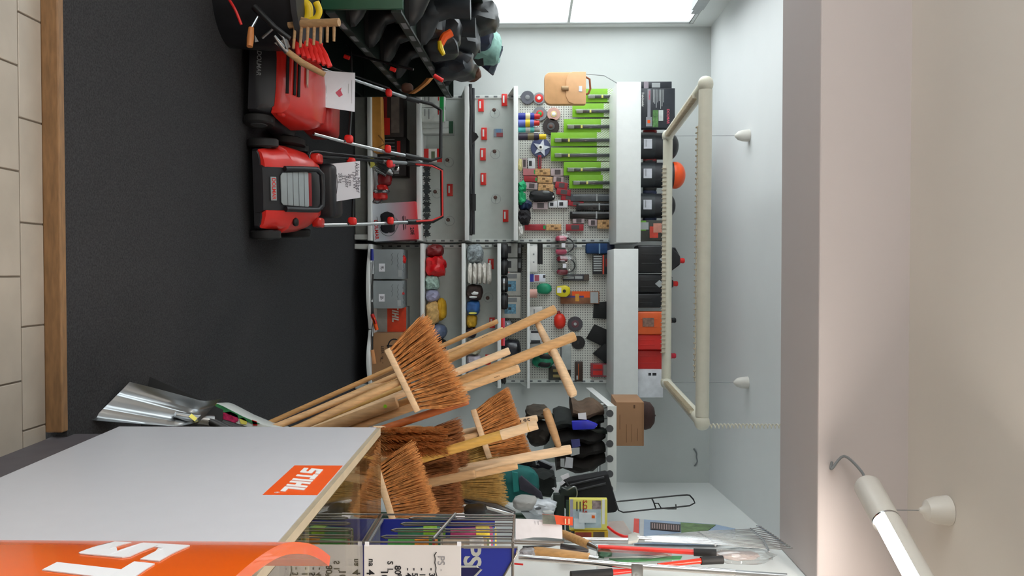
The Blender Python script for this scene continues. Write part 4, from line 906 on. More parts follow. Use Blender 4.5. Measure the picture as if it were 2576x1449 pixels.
b = NB(); blob(b, at(955, 493, 6.76), (.035, .06, .06), amp=.12, seed=6, p=4); obj('red_housing', b, RED, e2)
b = NB(); blob(b, at(960, 482, 6.73), (.018, .05, .06), amp=.2, seed=7, p=4); obj('silver_plate', b, STEEL, e2)
b = NB(); tube(b, [at(942, 500, 6.7), at(938, 508, 6.68), at(950, 512, 6.7), at(962, 503, 6.72)], .006, 6); obj('black_lever', b, BLACK, e2)
def gradmat():
    m = mat('#d9d9de', .45, var=.02, key='carton_gradient'); nt = m.node_tree; bs = nt.nodes['Principled BSDF']
    tc = nt.nodes.new('ShaderNodeTexCoord'); sp = nt.nodes.new('ShaderNodeSeparateXYZ'); rp = nt.nodes.new('ShaderNodeValToRGB')
    mr = nt.nodes.new('ShaderNodeMapRange'); mr.inputs[1].default_value = .0; mr.inputs[2].default_value = .38
    nt.links.new(tc.outputs['Object'], sp.inputs[0]); nt.links.new(sp.outputs[2], mr.inputs[0]); nt.links.new(mr.outputs[0], rp.inputs[0])
    rp.color_ramp.elements[0].position = .25; rp.color_ramp.elements[0].color = (*hexc('#cdd2da'), 1)
    rp.color_ramp.elements[1].position = .9; rp.color_ramp.elements[1].color = (*hexc('#cf2330'), 1)
    e_ = rp.color_ramp.elements.new(.6); e_.color = (*hexc('#c795a0'), 1)
    nt.links.new(rp.outputs[0], bs.inputs['Base Color']); return m
gm = gradmat()
cb = pk('saw_carton', 'white to red chainsaw carton with black saw picture on base shelf', 'box', (937, 1048, 513, 608), 6.68, .3, gm, (('lettering', .45, .92, .03, .12, 'DOLMAR|tR'), ('lettering', .62, .95, .84, .93, '20E|tK'), ('printed_line', .38, .72, .74, .752, INK), ('printed_line', .38, .74, .69, .702, INK), ('printed_line', .36, .70, .71, .715, INK)), zb=Zb, tilt=math.radians(-3.5))
b = NB(); p = at(975, 560, 6.672); blob(b, p, (.075, .003, .055), amp=.25, seed=4, p=4); obj('printed_saw', b, mat('#11111a', .5), cb)
b = NB(); tube(b, cr([at(948, 545, 6.671), at(960, 585, 6.671), at(985, 592, 6.671), at(1003, 565, 6.671), at(996, 548, 6.671)]), .003, 6); obj('printed_cable', b, GREY, cb)
# shelf two
z = ZL(1060)
for k, (py0, py1) in enumerate(((236, 270), (271, 306))):
    pk('white_carton', ('left', 'right')[k]+' of two white cartons with a green band on the second shelf', 'box', (1062, 1118, py0, py1), 6.80, .12, mat('#c9cdc8', .5), (('green_band', -.005, 1.005, .80, .97, GREEN, .002), ('printed_lines', .1, .6, .12, .16, GREY), ('printed_lines', .1, .8, .3, .34, GREY), ('red_print', .1, .5, .72, .76, RED)), zb=z)
for k, (py0, py1) in enumerate(((305, 322), (322, 336))):
    pk('white_carton', ('slim pale carton right beside the green banded pair', 'slim pale carton with dark green edge on the second shelf')[k], 'box', (1062, 1140, py0, py1), 6.86, .12, mat('#b9beba', .5), (('green_edge', 0, 1, .86, 1, DGREEN, .002),), zb=z)
pk('striped_packet', 'small red and white striped packet under the mower handle bar', 'box', (1080, 1112, 374, 408), 6.95, .1, mat('#d9d6cf', .5), (('red_stripe', 0, 1, 0, .25, RED, .002), ('red_stripe', 0, 1, .72, 1, RED, .002), ('green_print', .2, .8, .4, .6, mat('#5f6b50', .5))), zb=z)
for k in range(13):
    b = NB(); c_ = at(1066, 408+15*k, 6.86); n = 9; pts = []
    for j in range(n*2):
        r = (.034 if j % 2 else .021)*(1+.15*math.sin(k*3+j)); a = j*math.pi/n; pts.append((r*math.cos(a), r*math.sin(a)))
    prism(b, pts, Matrix.Translation((c_.x, c_.y, z+.033)) @ Matrix.Rotation(.5*math.sin(k*2.1), 4, 'Z') @ Matrix.Rotation(math.radians(90), 4, 'X'), .012)
    tag(obj('tiller_tine', b, mat('#34383a', .5, .5, var=.3)), 'jagged dark metal tine on the second shelf, %s from the left' % ('first second third fourth fifth sixth seventh eighth ninth tenth eleventh twelfth thirteenth'.split()[k]), 'blade', 'jagged tines in a row on the second shelf')
# shelf three: long black cutter
z = ZL(1180)
t = thing('hedge_trimmer', 'long black pole trimmer lying along the third shelf', 'trimmer', at(1182, 400, 6.8))
b = NB(); tube(b, [(at(1185, py, 6.80).x, 6.80, z+.014+.004*math.sin(py*.05)) for py in range(212, 612, 20)], .014, 8); obj('shaft', b, BLACK, t)
b = NB(); tube(b, [(at(1185, py, 6.84).x, 6.84, z+.030) for py in (222, 400, 590)], .012, 8); obj('blade_bar', b, CHAR, t)
b = NB(); wprism(b, [(at(1190, 328, 6.8).x, 6.79, z+.01), (at(1190, 336, 6.8).x, 6.79, z+.06), (at(1190, 344, 6.8).x, 6.79, z+.075), (at(1190, 360, 6.8).x, 6.79, z+.03), (at(1190, 372, 6.8).x, 6.79, z+.01)], (0, .03, 0)); obj('trigger_guard', b, BLACK, t)
b = NB(); tube(b, [(at(1190, py, 6.8).x, 6.80, z+.03) for py in (488, 530)], .024, 10); obj('grip', b, RUBBER, t)
# red tags and round hook caps on the panel
for k, (px, py) in enumerate(((1210, 265), (1269, 251), (1218, 336), (1215, 388), (1216, 450), (1272, 543), (1132, 478))):
    nm = ('above the second gap at the far left', 'topmost on the left, under the spray cans', 'above the black trigger guard', 'in the middle, left of its twin', 'in the middle, right of its twin', 'at the right end beneath the top shelf', 'inside the mower handle bar frame')[k]
    pk('price_tag_card', 'small red hook card '+nm, 'tag', (px-7, px+7, py-15, py+15), YP-.02, .02, BRED, (('white_figure', .15, .75, .2, .5, WHITE), ('frame_top', .05, .95, .9, .97, mat('#e8705a', .5))), bevel=.001, group='red cards hung on the rear panels')
for k, (px, py) in enumerate(((1245, 286), (1246, 388), (1248, 501), (1130, 409), (1100, 487), (1132, 556), (1229, 748))):
    c_ = at(px, py, YP); t = thing('hook', 'round capped hook '+('left of the small picture label', 'right of the small picture label', 'rightmost in the row under the spray can shelf', 'seen through the top of the mower handle frame', 'inside the lower left of the mower handle frame', 'right of the mower handle frame', 'behind the gloves of the right bay')[k], 'hook', (c_.x, c_.y-.1, c_.z-.02), group='hooks on the rear panels')
    b = NB(); tube(b, [c_, c_+Vector((0, -.16, 0)), c_+Vector((0, -.165, .0))], .004, 8); obj('rod', b, STEEL, t)
    b = NB(); lathe(b, [(0, 0), (.012, 0), (.016, .008), (.009, .018), (0, .018)], Matrix.Translation(c_+Vector((0, -.16, 0))) @ Matrix.Rotation(math.radians(90), 4, 'X'), 14); obj('cap', b, mat('#5d4038', .5), t)
    b = NB(); tube(b, [c_+Vector((.04*math.cos(a*.4), -.02, .04*math.sin(a*.4))) for a in range(16)], .002, 5, closed=True); obj('ring', b, LGREY, t)
pk('picture_label', 'tiny blue and red picture label between two round hooks', 'label', (1242, 1265, 324, 344), YP-.01, .01, mat('#8f9aa8', .5), (('blue_field', 0, .45, .2, .8, LBLUE), ('red_field', .5, 1, .3, 1, mat('#a04a50', .5))), bevel=.001)
# shelf four: spray cans, sprays
z = ZL(1303)
def can(label, px1, py, rpx, Y, m, band, cap, zb, taper=.75):
    c_ = at(1330, py, Y); r = rpx*Y/2100; h = at(px1, py, Y).z-zb; t = thing('spray_can', label, 'spray can', (c_.x, Y, zb))
    M = Matrix.Translation((c_.x, Y, zb))
    b = NB(); lathe(b, [(0, 0), (r, .002), (r, h*.70), (r*.8, h*.75), (0, h*.75)], M, 20); obj('body', b, m, t)
    b = NB(); lathe(b, [(r*.98, h*.34), (r*1.015, h*.345), (r*1.015, h*.56), (r*.98, h*.565)], M, 20); obj('label_band', b, band, t)
    b = NB(); lathe(b, [(0, h*.74), (r*taper, h*.74), (r*taper, h*.97), (r*taper*.85, h), (0, h)], M, 16); obj('cap', b, cap, t)
can('blue and white spray can with a red cap, leftmost on its shelf', 1358, 293, 9, 6.86, BLUE, mat('#e9dfae', .4), RED, z)
can('blue spray can with a red and yellow upper half', 1357, 310, 9, 6.84, mat('#5a68b8', .4), YEL, RED, z)
can('turquoise and silver spray can between its neighbours', 1358, 326, 8, 6.86, mat('#58c4c0', .4), mat('#c9cfc9', .4), LGREY, z)
can('dark purple spray can with a yellow cap', 1374, 344, 9, 6.84, mat('#2a2036', .4), mat('#6a5f3a', .4), YEL, z)
disc('line_spool', 'grey line spool hung high at the left end of the perforated board', 'spool', 1327, 245, 17, YP-.03, .03, mat('#55565f', .3), (('hub', .35, .006, GREY),))
disc('line_spool', 'red and white line spool half behind the tan satchel', 'spool', 1356, 247, 15, YP-.03, .03, mat('#8d8f92', .35), (('red_face', .7, .004, RED), ('hub', .3, .008, WHITE)))
disc('line_spool', 'grey line spool with green and red centre above the spray cans', 'spool', 1358, 286, 18, YP-.03, .03, mat('#7c8084', .35), (('red_face', .5, .004, RED), ('hub', .28, .008, GREEN)))
disc('line_spool', 'pinkish line spool with white hub under the satchel', 'spool', 1393, 287, 17, YP-.03, .03, mat('#c99f94', .4), (('yellow_label', .45, .004, mat('#d8c48a', .5)), ('hub', .28, .008, WHITE)))
disc('line_spool', 'dark brown line spool under the first green saw card', 'spool', 1386, 318, 21, YP-.03, .03, mat('#2e2a2c', .3), (('hub', .45, .006, DGREY), ('core', .22, .01, mat('#5a3a30', .5))))
t = disc('mowing_disc', 'blue and white round disc with star, right of the spray cans', 'disc', 1360, 371, 25, YP-.035, .03, mat('#4a5376', .35), (('hub', .28, .012, WHITE), ('bore', .12, .014, CHAR)))
c_ = at(1362, 372, YP-.04)
b = NB(); prism(b, [((.085 if j % 2 == 0 else .035)*math.cos(j*math.pi/5+.4)*.9, (.085 if j % 2 == 0 else .035)*math.sin(j*math.pi/5+.4)*.9) for j in range(10)], Matrix.Translation(c_) @ Matrix.Rotation(math.radians(90), 4, 'X'), .003); obj('star_print', b, mat('#cfd4de', .4), t)
# satchel
S = thing('leather_satchel', 'tan leather satchel with clasp hanging in front of the shelving', 'bag', at(1370, 222, 6.40))
x0, x1 = at(1420, 181, 6.40).x, at(1420, 262, 6.40).x; z0, z1 = at(1369, 222, 6.40).z, at(1474, 222, 6.40).z; w = x1-x0; h = z1-z0
def rr2(x0, x1, z0, z1, r, n=5, rt=None):
    out = []
    for cx_, cz_, a0 in ((x1-r, z0+r, -90), (x1-(rt or r), z1-(rt or r), 0), (x0+(rt or r), z1-(rt or r), 90), (x0+r, z0+r, 180)):
        q = rt if (rt and cz_ > (z0+z1)/2) else r
        for k in range(n+1): a = math.radians(a0+90*k/n); out.append((cx_+q*math.cos(a), cz_+q*math.sin(a)))
    return out
R90 = Matrix.Rotation(math.radians(90), 4, 'X')
b = NB(); prism(b, rr2(x0, x1, z0, z1, .05, rt=.012), Matrix.Translation((0, 6.47, 0)) @ R90, .07); obj('body', b, TAN, S, bevel=.008)
b = NB(); zf = z0+h*.52; pts = [(x0+.0, z1)]+[(x0, zf+.05), (x0+.02, zf+.015), (x0+.06, zf)]+[(x1-.06, zf), (x1-.015, zf+.02), (x1, zf+.06), (x1, z1)]
prism(b, pts[::-1], Matrix.Translation((0, 6.402, 0)) @ R90, .010); obj('flap', b, mat('#e4b080', .5, var=.05), S, bevel=.003)
b = NB(); box(b, (x0+w*.45, 6.378, zf-.035), (x0+w*.58, 6.393, zf+.02)); obj('clasp', b, mat('#a58a6a', .3, .7), S, bevel=.004)
b = NB(); box(b, (x0+w*.45, 6.388, z1-.055), (x0+w*.62, 6.391, z1-.03)); obj('paper_label', b, PAPER, S)
b = NB(); tube(b, [(x0+w*.12, 6.43, z1-.005), (x0+w*.2, 6.43, z1+.03), (x0+w*.5, 6.43, z1+.036), (x0+w*.65, 6.43, z1+.02), (x0+w*.68, 6.43, z1-.005)], .008, 8); obj('carry_handle', b, LEATH, S)
b = NB(); tube(b, [(x0+.004, 6.44, z1-.02), at(1520, 190, 6.45), at(1552, 209, 6.485)], .004, 6); obj('strap', b, LGREY, S)
# green saw-blade cards
def stripemat():
    m = mat('#7fae3a', .5, key='leaf_stripes'); nt = m.node_tree; bs = nt.nodes['Principled BSDF']
    tc = nt.nodes.new('ShaderNodeTexCoord'); mp = nt.nodes.new('ShaderNodeMapping'); mp.inputs['Rotation'].default_value = (0, math.radians(35), 0)
    wv = nt.nodes.new('ShaderNodeTexWave'); wv.inputs['Scale'].default_value = 22; rp = nt.nodes.new('ShaderNodeValToRGB')
    nt.links.new(tc.outputs['Object'], mp.inputs[0]); nt.links.new(mp.outputs[0], wv.inputs['Vector']); nt.links.new(wv.outputs[0], rp.inputs[0])
    rp.color_ramp.elements[0].color = (*hexc('#a9c48a'), 1); rp.color_ramp.elements[1].color = (*hexc('#dfe6da'), 1); rp.color_ramp.elements[0].position = .35; rp.color_ramp.elements[1].position = .65
    nt.links.new(rp.outputs[0], bs.inputs['Base Color']); return m
STR = stripemat()
ords = ['first from the left, mostly behind the satchel', 'second from the left, beside the satchel', 'third from the left', 'fourth from the left, hanging lower', 'fifth from the left, hanging lowest', 'sixth from the left', 'seventh, at the right end of the row']
for k, (py, pxb) in enumerate(((240, 1470), (277, 1440), (316, 1418), (350, 1386), (388, 1386), (424, 1418), (457, 1432))):
    Y = YP-.045-.004*k
    t = pk('saw_blade_card', 'lime green saw blade card, '+ords[k], 'package', (pxb, 1556, py-17, py+17), Y, .012, LIME, (('leaf_print', 0, 1, .68, 1, STR, .0008),), bevel=.001, group='green saw blade cards')
    a0 = at(pxb+10, py+3, Y-.012); a1 = at(1545, py+3, Y-.012)
    b = NB(); box(b, (a0.x-.012, Y-.018, a0.z+.05), (a0.x+.012, Y-.006, a1.z)); obj('blade', b, mat('#22262a', .4, var=.25), t, bevel=.002)
    b = NB(); box(b, (a0.x-.016, Y-.020, a0.z), (a0.x+.016, Y-.004, a0.z+.055)); obj('blade_tip', b, mat('#8f9488', .3, var=.25), t, bevel=.004)
    b = NB(); box(b, (a0.x-.020, Y-.024, a0.z-.01), (a0.x+.020, Y, a1.z+.005)); obj('blister', b, CLEAR, t, bevel=.005)
    b = NB(); box(b, (a0.x-.0125, Y-.0185, a0.z+.11), (a0.x+.0125, Y-.017, a0.z+.125)); obj('yellow_mark', b, LYEL, t)
    b = NB(); tube(b, [(a0.x, YP, a1.z-.02), (a0.x, Y+.006, a1.z-.02)], .004, 6); obj('hanger', b, STEEL, t)
for k, (py, pxb, lb) in enumerate(((497, 1436, 'wide grey sleeve with a dark saw blade right of the green cards'), (520, 1450, 'black saw blade in a sleeve below the wide grey one'), (541, 1434, 'lowest black saw blade sleeve with a green end mark'))):
    Y = YP-.05
    t = pk('saw_blade_sleeve', lb, 'package', (pxb, 1552, py-9, py+9), Y, .05, mat(('#4c5156', '#1d1f22', '#151618')[k], .25, var=.3), (('grey_highlight', .1, .3, .05, .9, GREY), ('silver_mark', 0, 1, .55, .58, LGREY)) + ((('green_mark', .1, .9, .92, .99, GREEN),) if k == 2 else ()))
# red and beige chisel-like cards
cards = [((1316, 1346, 424, 441), 'pink', 'pale red card at the top of the chisel group'), ((1346, 1384, 424, 441), 'wood', 'beige card with carved pattern at the top of the chisel group'), ((1386, 1418, 424, 442), 'pale', 'pale pink card under the board joint'),
         ((1318, 1350, 442, 456), 'red', 'red card second in the chisel group'), ((1352, 1390, 443, 459), 'wood', 'beige patterned card second in the chisel group'), ((1392, 1418, 443, 458), 'pale', 'pale card with dark print second in the chisel group'),
         ((1322, 1352, 458, 475), 'pale', 'grey pink card third in the chisel group'), ((1354, 1392, 461, 480), 'wood', 'beige patterned card third in the chisel group'), ((1397, 1428, 456, 472), 'red', 'dark red card tilted below the green saw cards'),
         ((1400, 1436, 473, 488), 'red', 'dark red card second in the slanting red row'), ((1412, 1450, 488, 502), 'red', 'dark red card third in the slanting red row'), ((1430, 1468, 502, 516), 'red', 'dark red card lowest in the slanting red row'),
         ((1340, 1378, 508, 526), 'pale', 'pale grey packet below the black gloves'), ((1380, 1402, 506, 522), 'white', 'white card with red edge below the black gloves'), ((1403, 1428, 504, 522), 'white', 'larger white card beside the slanting red row'),
         ((1320, 1372, 564, 579), 'red', 'long red card at the foot of the perforated board'), ((1374, 1412, 564, 579), 'wood', 'beige patterned card at the foot of the perforated board'), ((1424, 1468, 564, 580), 'red', 'red card with grey window at the foot of the board'),
         ((1441, 1470, 549, 562), 'pale', 'pink packet above the red card with grey window'), ((1480, 1502, 552, 568), 'pale', 'pink strip packet near the header box'), ((1503, 1545, 553, 575), 'wood', 'brown patterned packet against the header box'),
         ((1312, 1326, 398, 424), 'pale', 'grey packet hung right of the star disc'), ((1328, 1346, 398, 424), 'white', 'white card with black tool right of the star disc'), ((1353, 1362, 390, 424), 'red', 'narrow red strip hanging below the star disc')]
cm = {'pink': mat('#c77a80', .5, var=.15), 'wood': mat('#c99d6a', .6, var=.35, scale=60), 'red': mat('#a32530', .45, var=.15), 'pale': mat('#b7a4a6', .4, var=.2), 'white': mat('#dcdcdf', .5, var=.05)}
for k, (r, kd, lb) in enumerate(cards):
    pr = (('green_mark', .2, .8, .90, 1.0, GREEN),) if k in (0, 3, 15) else ((('dark_window', .15, .85, .3, .75, mat('#4d4244', .4)),) if kd in ('red', 'pale') else ((('dark_print', .25, .75, .15, .55, CHAR),) if kd == 'white' else (('dark_slot', .2, .5, .3, .5, mat('#7d5a34', .6)), ('dark_slot', .55, .85, .55, .75, mat('#7d5a34', .6)))))
    pk('tool_card', lb, 'package', r, YP-.04-.002*(k % 5), .04, cm[kd], pr, bevel=.001, group='carded small tools on the board', tilt=math.radians(8 if k in (8, 9, 10, 11) else (4 if 3 <= k <= 7 else 0)))
soft('work_glove', 'black work glove hanging beside the slanting red cards', 'glove', (1332, 1395, 478, 506), YP-.09, .08, mat('#1a1a1e', .6, var=.3), seed=3, parts=(('grey_patch', -.6, .3, .3, .3, GREY), ('white_tag', .2, .9, .2, .06, WHITE)))
soft('rope_bundle', 'bright green rope tuft at the shelf edge below the cans', 'rope', (1303, 1324, 455, 482), 6.84, .12, mat('#16a46a', .6, var=.2), amp=.35, seed=5, sub=3)
soft('rope_bundle', 'lower bright green rope tuft beside the dark blue bundle', 'rope', (1303, 1322, 480, 512), 6.84, .12, mat('#12965e', .6, var=.2), amp=.35, seed=6)
soft('rope_bundle', 'dark blue rope bundle next to the green tufts', 'rope', (1305, 1336, 500, 528), 6.88, .14, mat('#14284a', .6, var=.25), amp=.3, seed=7)
soft('rope_bundle', 'black brush bundle at the right end of the fourth shelf', 'rope', (1305, 1334, 526, 562), 6.84, .16, mat('#17141a', .8, var=.4), amp=.35, seed=8)
soft('rope_bundle', 'small white string bundle at the end of the fourth shelf', 'rope', (1304, 1316, 568, 594), 6.84, .1, mat('#d6d4cf', .7, var=.1), amp=.3, seed=9)
soft('rope_bundle', 'pale yellow cord coil hanging at the fourth shelf edge', 'rope', (1303, 1314, 398, 428), 6.84, .08, mat('#cfc58f', .6, var=.2), amp=.25, seed=10)
# ---------------- on top of the left header box
zt = ZL('top')
for k, (r, Y) in enumerate((((1617, 1690, 205, 222), 6.66), ((1617, 1698, 222, 322), 6.56))):
    t = pk('tool_carton', ('black carton edge peeping out behind the front spanner carton', 'black carton with spanner picture and grass photo on the header')[k], 'box', r, Y, .09 if k == 0 else .09, mat('#2a2e35', .35, var=.08), ((('grey_band', .0, 1, .16, .3, mat('#9a8f98', .4)), ('grey_lines', .2, .9, .4, .65, LGREY)) if k == 0 else
           (('lettering', .02, .55, .04, .11, 'Freischneider|tW'), ('spanner_handle', .02, .75, .21, .30, mat('#97989f', .35, .3)), ('lettering', .03, .32, .24, .29, 'DOLMAR|tP'), ('spanner_head', .72, .96, .17, .34, mat('#8d8f94', .35)), ('orange_button', .80, .88, .21, .29, STORANGE), ('grass_photo', .55, .98, .36, .52, mat('#4f7a42', .5, var=.5, scale=40)), ('white_photo', .55, .82, .53, .66, mat('#c5cbc8', .5, var=.2)), ('lettering', .52, .9, .76, .84, 'DOLMAR|tP'))), zb=zt)
    if k == 1:
        x0 = at(1650, 222, Y).x; zz = zt
        for j in range(8):
            b = NB(); L = (.10, .11, .14, .10, .09, .15, .13, .10)[j]; z_ = zt+(at(1698, 250, Y).z-zt)*(.37+.042*j); box(b, (x0+.01, Y-.003, z_), (x0+.01+L, Y, z_+.0045)); obj('printed_bar', b, LGREY, t)
def helmet(label, py, w_px, px1, Y, shell, muff=None, low=None, face_h=.11, label_plate=True):
    c_ = at(1650, py, Y); r = w_px*Y/2100/2; ztop = at(px1, py, Y).z; t = thing('forestry_helmet', label, 'helmet', (c_.x, Y, zt))
    zc = ztop-r*.75
    b = NB(); prof = [(r*math.cos(a*math.pi/20)*1.0, zc-.01+r*.75*math.sin(a*math.pi/20)) for a in range(0, 10)]+[(0, zc-.01+r*.75)]
    lathe(b, [(r*.98, zc-.03)]+prof, Matrix.Translation((c_.x, Y, 0)), 24); obj('shell', b, shell, t)
    b = NB(); n = 10; pts = []
    for k in range(n+1): a = math.radians(200+140*k/n); pts.append((c_.x+r*.98*math.cos(a), Y+r*.98*math.sin(a)))
    A = [b.verts.new((x, y, zt+.01)) for x, y in pts]; B2 = [b.verts.new((x, y, zt+face_h+.02)) for x, y in pts]
    for k in range(n): b.faces.new((A[k], A[k+1], B2[k+1], B2[k]))
    r_ = bmesh.ops.extrude_face_region(b, geom=list(b.faces)); bmesh.ops.translate(b, verts=[v for v in r_['geom'] if isinstance(v, bmesh.types.BMVert)], vec=(0, .004, 0)); obj('face_shield', b, mat('#33373a', .5, var=.2), t)
    b = NB(); lathe(b, [(r*.90, zt+face_h), (r*.93, zt+face_h), (r*.93, zc-.01), (r*.90, zc-.01)], Matrix.Translation((c_.x, Y, 0)), 22); obj('head_band', b, CHAR, t)
    for s in (-1, 1):
        b = NB(); blob(b, (c_.x+s*r*.98, Y+.01, zt+.10), (.03, .045, .055), amp=.05, p=3.4); obj('ear_cup', b, muff or BLACK, t)
    b = NB(); lathe(b, [(0, zt), (r*.7, zt), (r*.6, zt+.02), (0, zt+.02)], Matrix.Translation((c_.x, Y, 0)), 18); obj('stand_foot', b, BLACK, t)
    if label_plate:
        b = NB(); box(b, (c_.x-.04, Y-r-.004, zt+.035), (c_.x+.035, Y-r+.004, zt+.10)); obj('paper_label', b, mat('#c9cad2', .6), t)
        b = NB()
        box(b, (c_.x-.035, Y-r-.0055, zt+.05), (c_.x+.02, Y-r-.0035, zt+.055)); obj('print_line', b, GREY, t)
    return t
helmet('black helmet with red ear cups and mesh visor, left of the orange one', 368, 72, 1710, 6.72, BLACK, DRED)
helmet('helmet with a bright orange shell and dark visor', 441, 68, 1727, 6.72, mat('#f2571a', .3, var=.03), BLACK)
helmet('all black helmet with striped visor, right of the orange one', 518, 66, 1702, 6.72, BLACK, DBLUE)
pk('picture_packet', 'small packet with green and red photo beside the black helmet', 'box', (1617, 1668, 554, 606), 6.62, .08, mat('#3a3b36', .45, var=.3), (('green_photo', .02, .5, .02, .3, mat('#6fae3a', .5, var=.3)), ('red_photo', .3, .85, .45, .8, mat('#c2402f', .5, var=.3)), ('hand_photo', .15, .6, .6, .95, mat('#c98a78', .5, var=.2)), ('white_print', .1, .45, .05, .4, LGREY)), zb=zt)
# ---------------- on top of the right header box
zt2 = ZR('top')
def jerry(label, r, Y, m, spout, dep=.16, shoulder=.75, spout_u=.6, emblem=None, spout_h=.04):
    px0, px1, py0, py1 = r; x0 = at(1650, py0, Y).x; x1 = at(1650, py1, Y).x; h = at(px1, (py0+py1)/2, Y).z-zt2; w = x1-x0
    t = thing('fuel_can', label, 'fuel can', ((x0+x1)/2, Y+dep/2, zt2), group='fuel cans on the header box')
    b = NB(); pts = [(x0, 0), (x1, 0), (x1, h*shoulder), (x0+w*(spout_u+.14), h), (x0+w*(spout_u-.16), h), (x0+w*.06, h*(shoulder+.06)), (x0, h*shoulder)]
    prism(b, pts, Matrix.Translation((0, Y+dep, zt2)) @ R90, dep); obj('body', b, m, t, bevel=.014, seg=3)
    sx = x0+w*spout_u; b = NB(); lathe(b, [(0, 0), (.024, 0), (.026, .012), (.02, .018), (.022, spout_h), (.016, spout_h+.01), (0, spout_h+.01)], Matrix.Translation((sx, Y+dep/2, zt2+h-.004)), 16); obj('spout_cap', b, spout, t)
    b = NB(); tube(b, [(x0+w*.10, Y+dep*.5, zt2+h*shoulder), (x0+w*.12, Y+dep*.5, zt2+h*(shoulder+.16)), (sx-.04, Y+dep*.5, zt2+h*.98)], .012, 10); obj('carry_handle', b, m, t)
    for s in (.33, .66):
        b = NB(); box(b, (x0+w*s-.004, Y-.003, zt2+h*.12), (x0+w*s+.004, Y+.004, zt2+h*.6)); obj('moulded_rib', b, m, t, bevel=.002)
    if emblem:
        b = NB(); prism(b, [(0, -.035), (.03, 0), (0, .035), (-.03, 0)], Matrix.Translation((x0+w*.5, Y-.001, zt2+h*.62)) @ R90, .003); obj('emblem', b, emblem, t)
    return t
CANB = mat('#17181c', .35, var=.1)
jerry('large black fuel can with a red spout and diamond emblem', (1610, 1712, 617, 687), 6.62, CANB, BRED, emblem=LGREY, shoulder=.74, spout_u=.55)
jerry('middle black fuel can with a red spout', (1610, 1695, 690, 738), 6.64, CANB, BRED, emblem=LGREY, shoulder=.80, spout_u=.5)
jerry('small black fuel can with two white marks', (1610, 1668, 739, 774), 6.62, CANB, BLACK, shoulder=.9, spout_u=.5, spout_h=.01)
ocan = jerry('orange fuel can with a black spout and photo label', (1607, 1690, 784, 842), 6.62, mat('#e8632a', .35, var=.04), BLACK, emblem=None, shoulder=.78, spout_u=.4)
jerry('bright red fuel can beside the orange one', (1607, 1678, 842, 880), 6.64, mat('#d92a24', .35, var=.04), RED, shoulder=.85, spout_u=.5, spout_h=.02)
jerry('darker red fuel can next to the white carton', (1607, 1690, 880, 930), 6.68, mat('#c4231f', .35, var=.04), mat('#c4233a', .4), shoulder=.85, spout_u=.35)
pk('white_carton', 'plain white carton at the right end of the header box', 'box', (1607, 1668, 931, 1000), 6.60, .22, mat('#d7d9de', .5), (('small_print', .1, .2, .45, .55, CHAR), ('small_print', .1, .2, .6, .75, CHAR)), zb=zt2)
b = NB(); box(b, (at(1640, 800, 6.6).x, 6.612, zt2+.05), (at(1640, 822, 6.6).x, 6.619, zt2+.14)); obj('photo_sticker', b, mat('#8a6a5c', .5, var=.4, scale=50), ocan)
# ================================================================== GOODS ON THE RIGHT BAY
Zb = ZR('base')
for k, (r, txt) in enumerate((((945, 1012, 627, 702), '195,-'), ((940, 1010, 706, 776), '229,-'))):
    t = pk('grey_carton', ('grey carton with handwriting under a red ribbon, left of its pair', 'grey carton with handwriting and price, right of its pair')[k], 'box', r, 6.66, .3, mat('#8f9597', .6, var=.04), (('price_label', .48, .75, .22, .42, PAPER), ('lettering', .52, .72, .27, .38, txt+'|tK'), ('side_label', .7, .92, .86, .98, LGREY)), zb=Zb)
    x0 = at(970, r[2], 6.66).x; 
    for j in range(3):
        b = NB(); zz = Zb+(.25-.045*j); tube(b, [(x0+.03+.014*i, 6.657, zz+.006*math.sin(i*2.3+j)) for i in range(12-2*j)], .0012, 4); obj('handwriting', b, mat('#4a4d52', .7), t)
    b = NB(); blob(b, at(1012 if k == 0 else 1008, 653 if k == 0 else 738, 6.74), (.035, .05, .03) if k == 0 else (.012, .04, .03), amp=.25, seed=k+2); obj('red_ribbon', b, BRED, t)
t = pk('orange_white_carton', 'white and orange power tool carton half behind the grey cartons', 'box', (948, 1022, 772, 838), 6.86, .2, mat('#a8a8a4', .6), (('orange_field', .0, 1, .35, 1, mat('#d8401c', .5)),), zb=Zb)
block_word('STIHL', lambda s, z_, o: Vector((at(985, 752, 6.85).x+s, 6.858-.004-o, Zb+.125+z_)), .055, t, mat('#d8cfc6', .5), shear=.2, gap=.12, wid=.7)
t = pk('brown_carton', 'brown cardboard carton with black marker circle on the right base shelf', 'box', (945, 1014, 840, 960), 6.62, .32, CARD, (('packing_tape', 0, 1, .92, .99, mat('#b3906a', .4)),), zb=Zb)
b = NB(); c_ = at(992, 872, 6.617); tube(b, [c_+Vector((.06*math.cos(a*.33), 0, .05*math.sin(a*.33))) for a in range(3, 17)], .005, 6, flat=.4); obj('marker_ring', b, INK, t)
for dx in (-.012, .02):
    b = NB(); box(b, (c_.x+dx, 6.6165, c_.z-.06), (c_.x+dx+.011, 6.619, c_.z+.04)); obj('marker_bar', b, INK, t)
text('LEER', t, FM(at(962, 880, 6.617)), .03, INK, 'handwriting'); text('"R..."', t, FM(at(960, 905, 6.617)), .03, INK, 'handwriting')
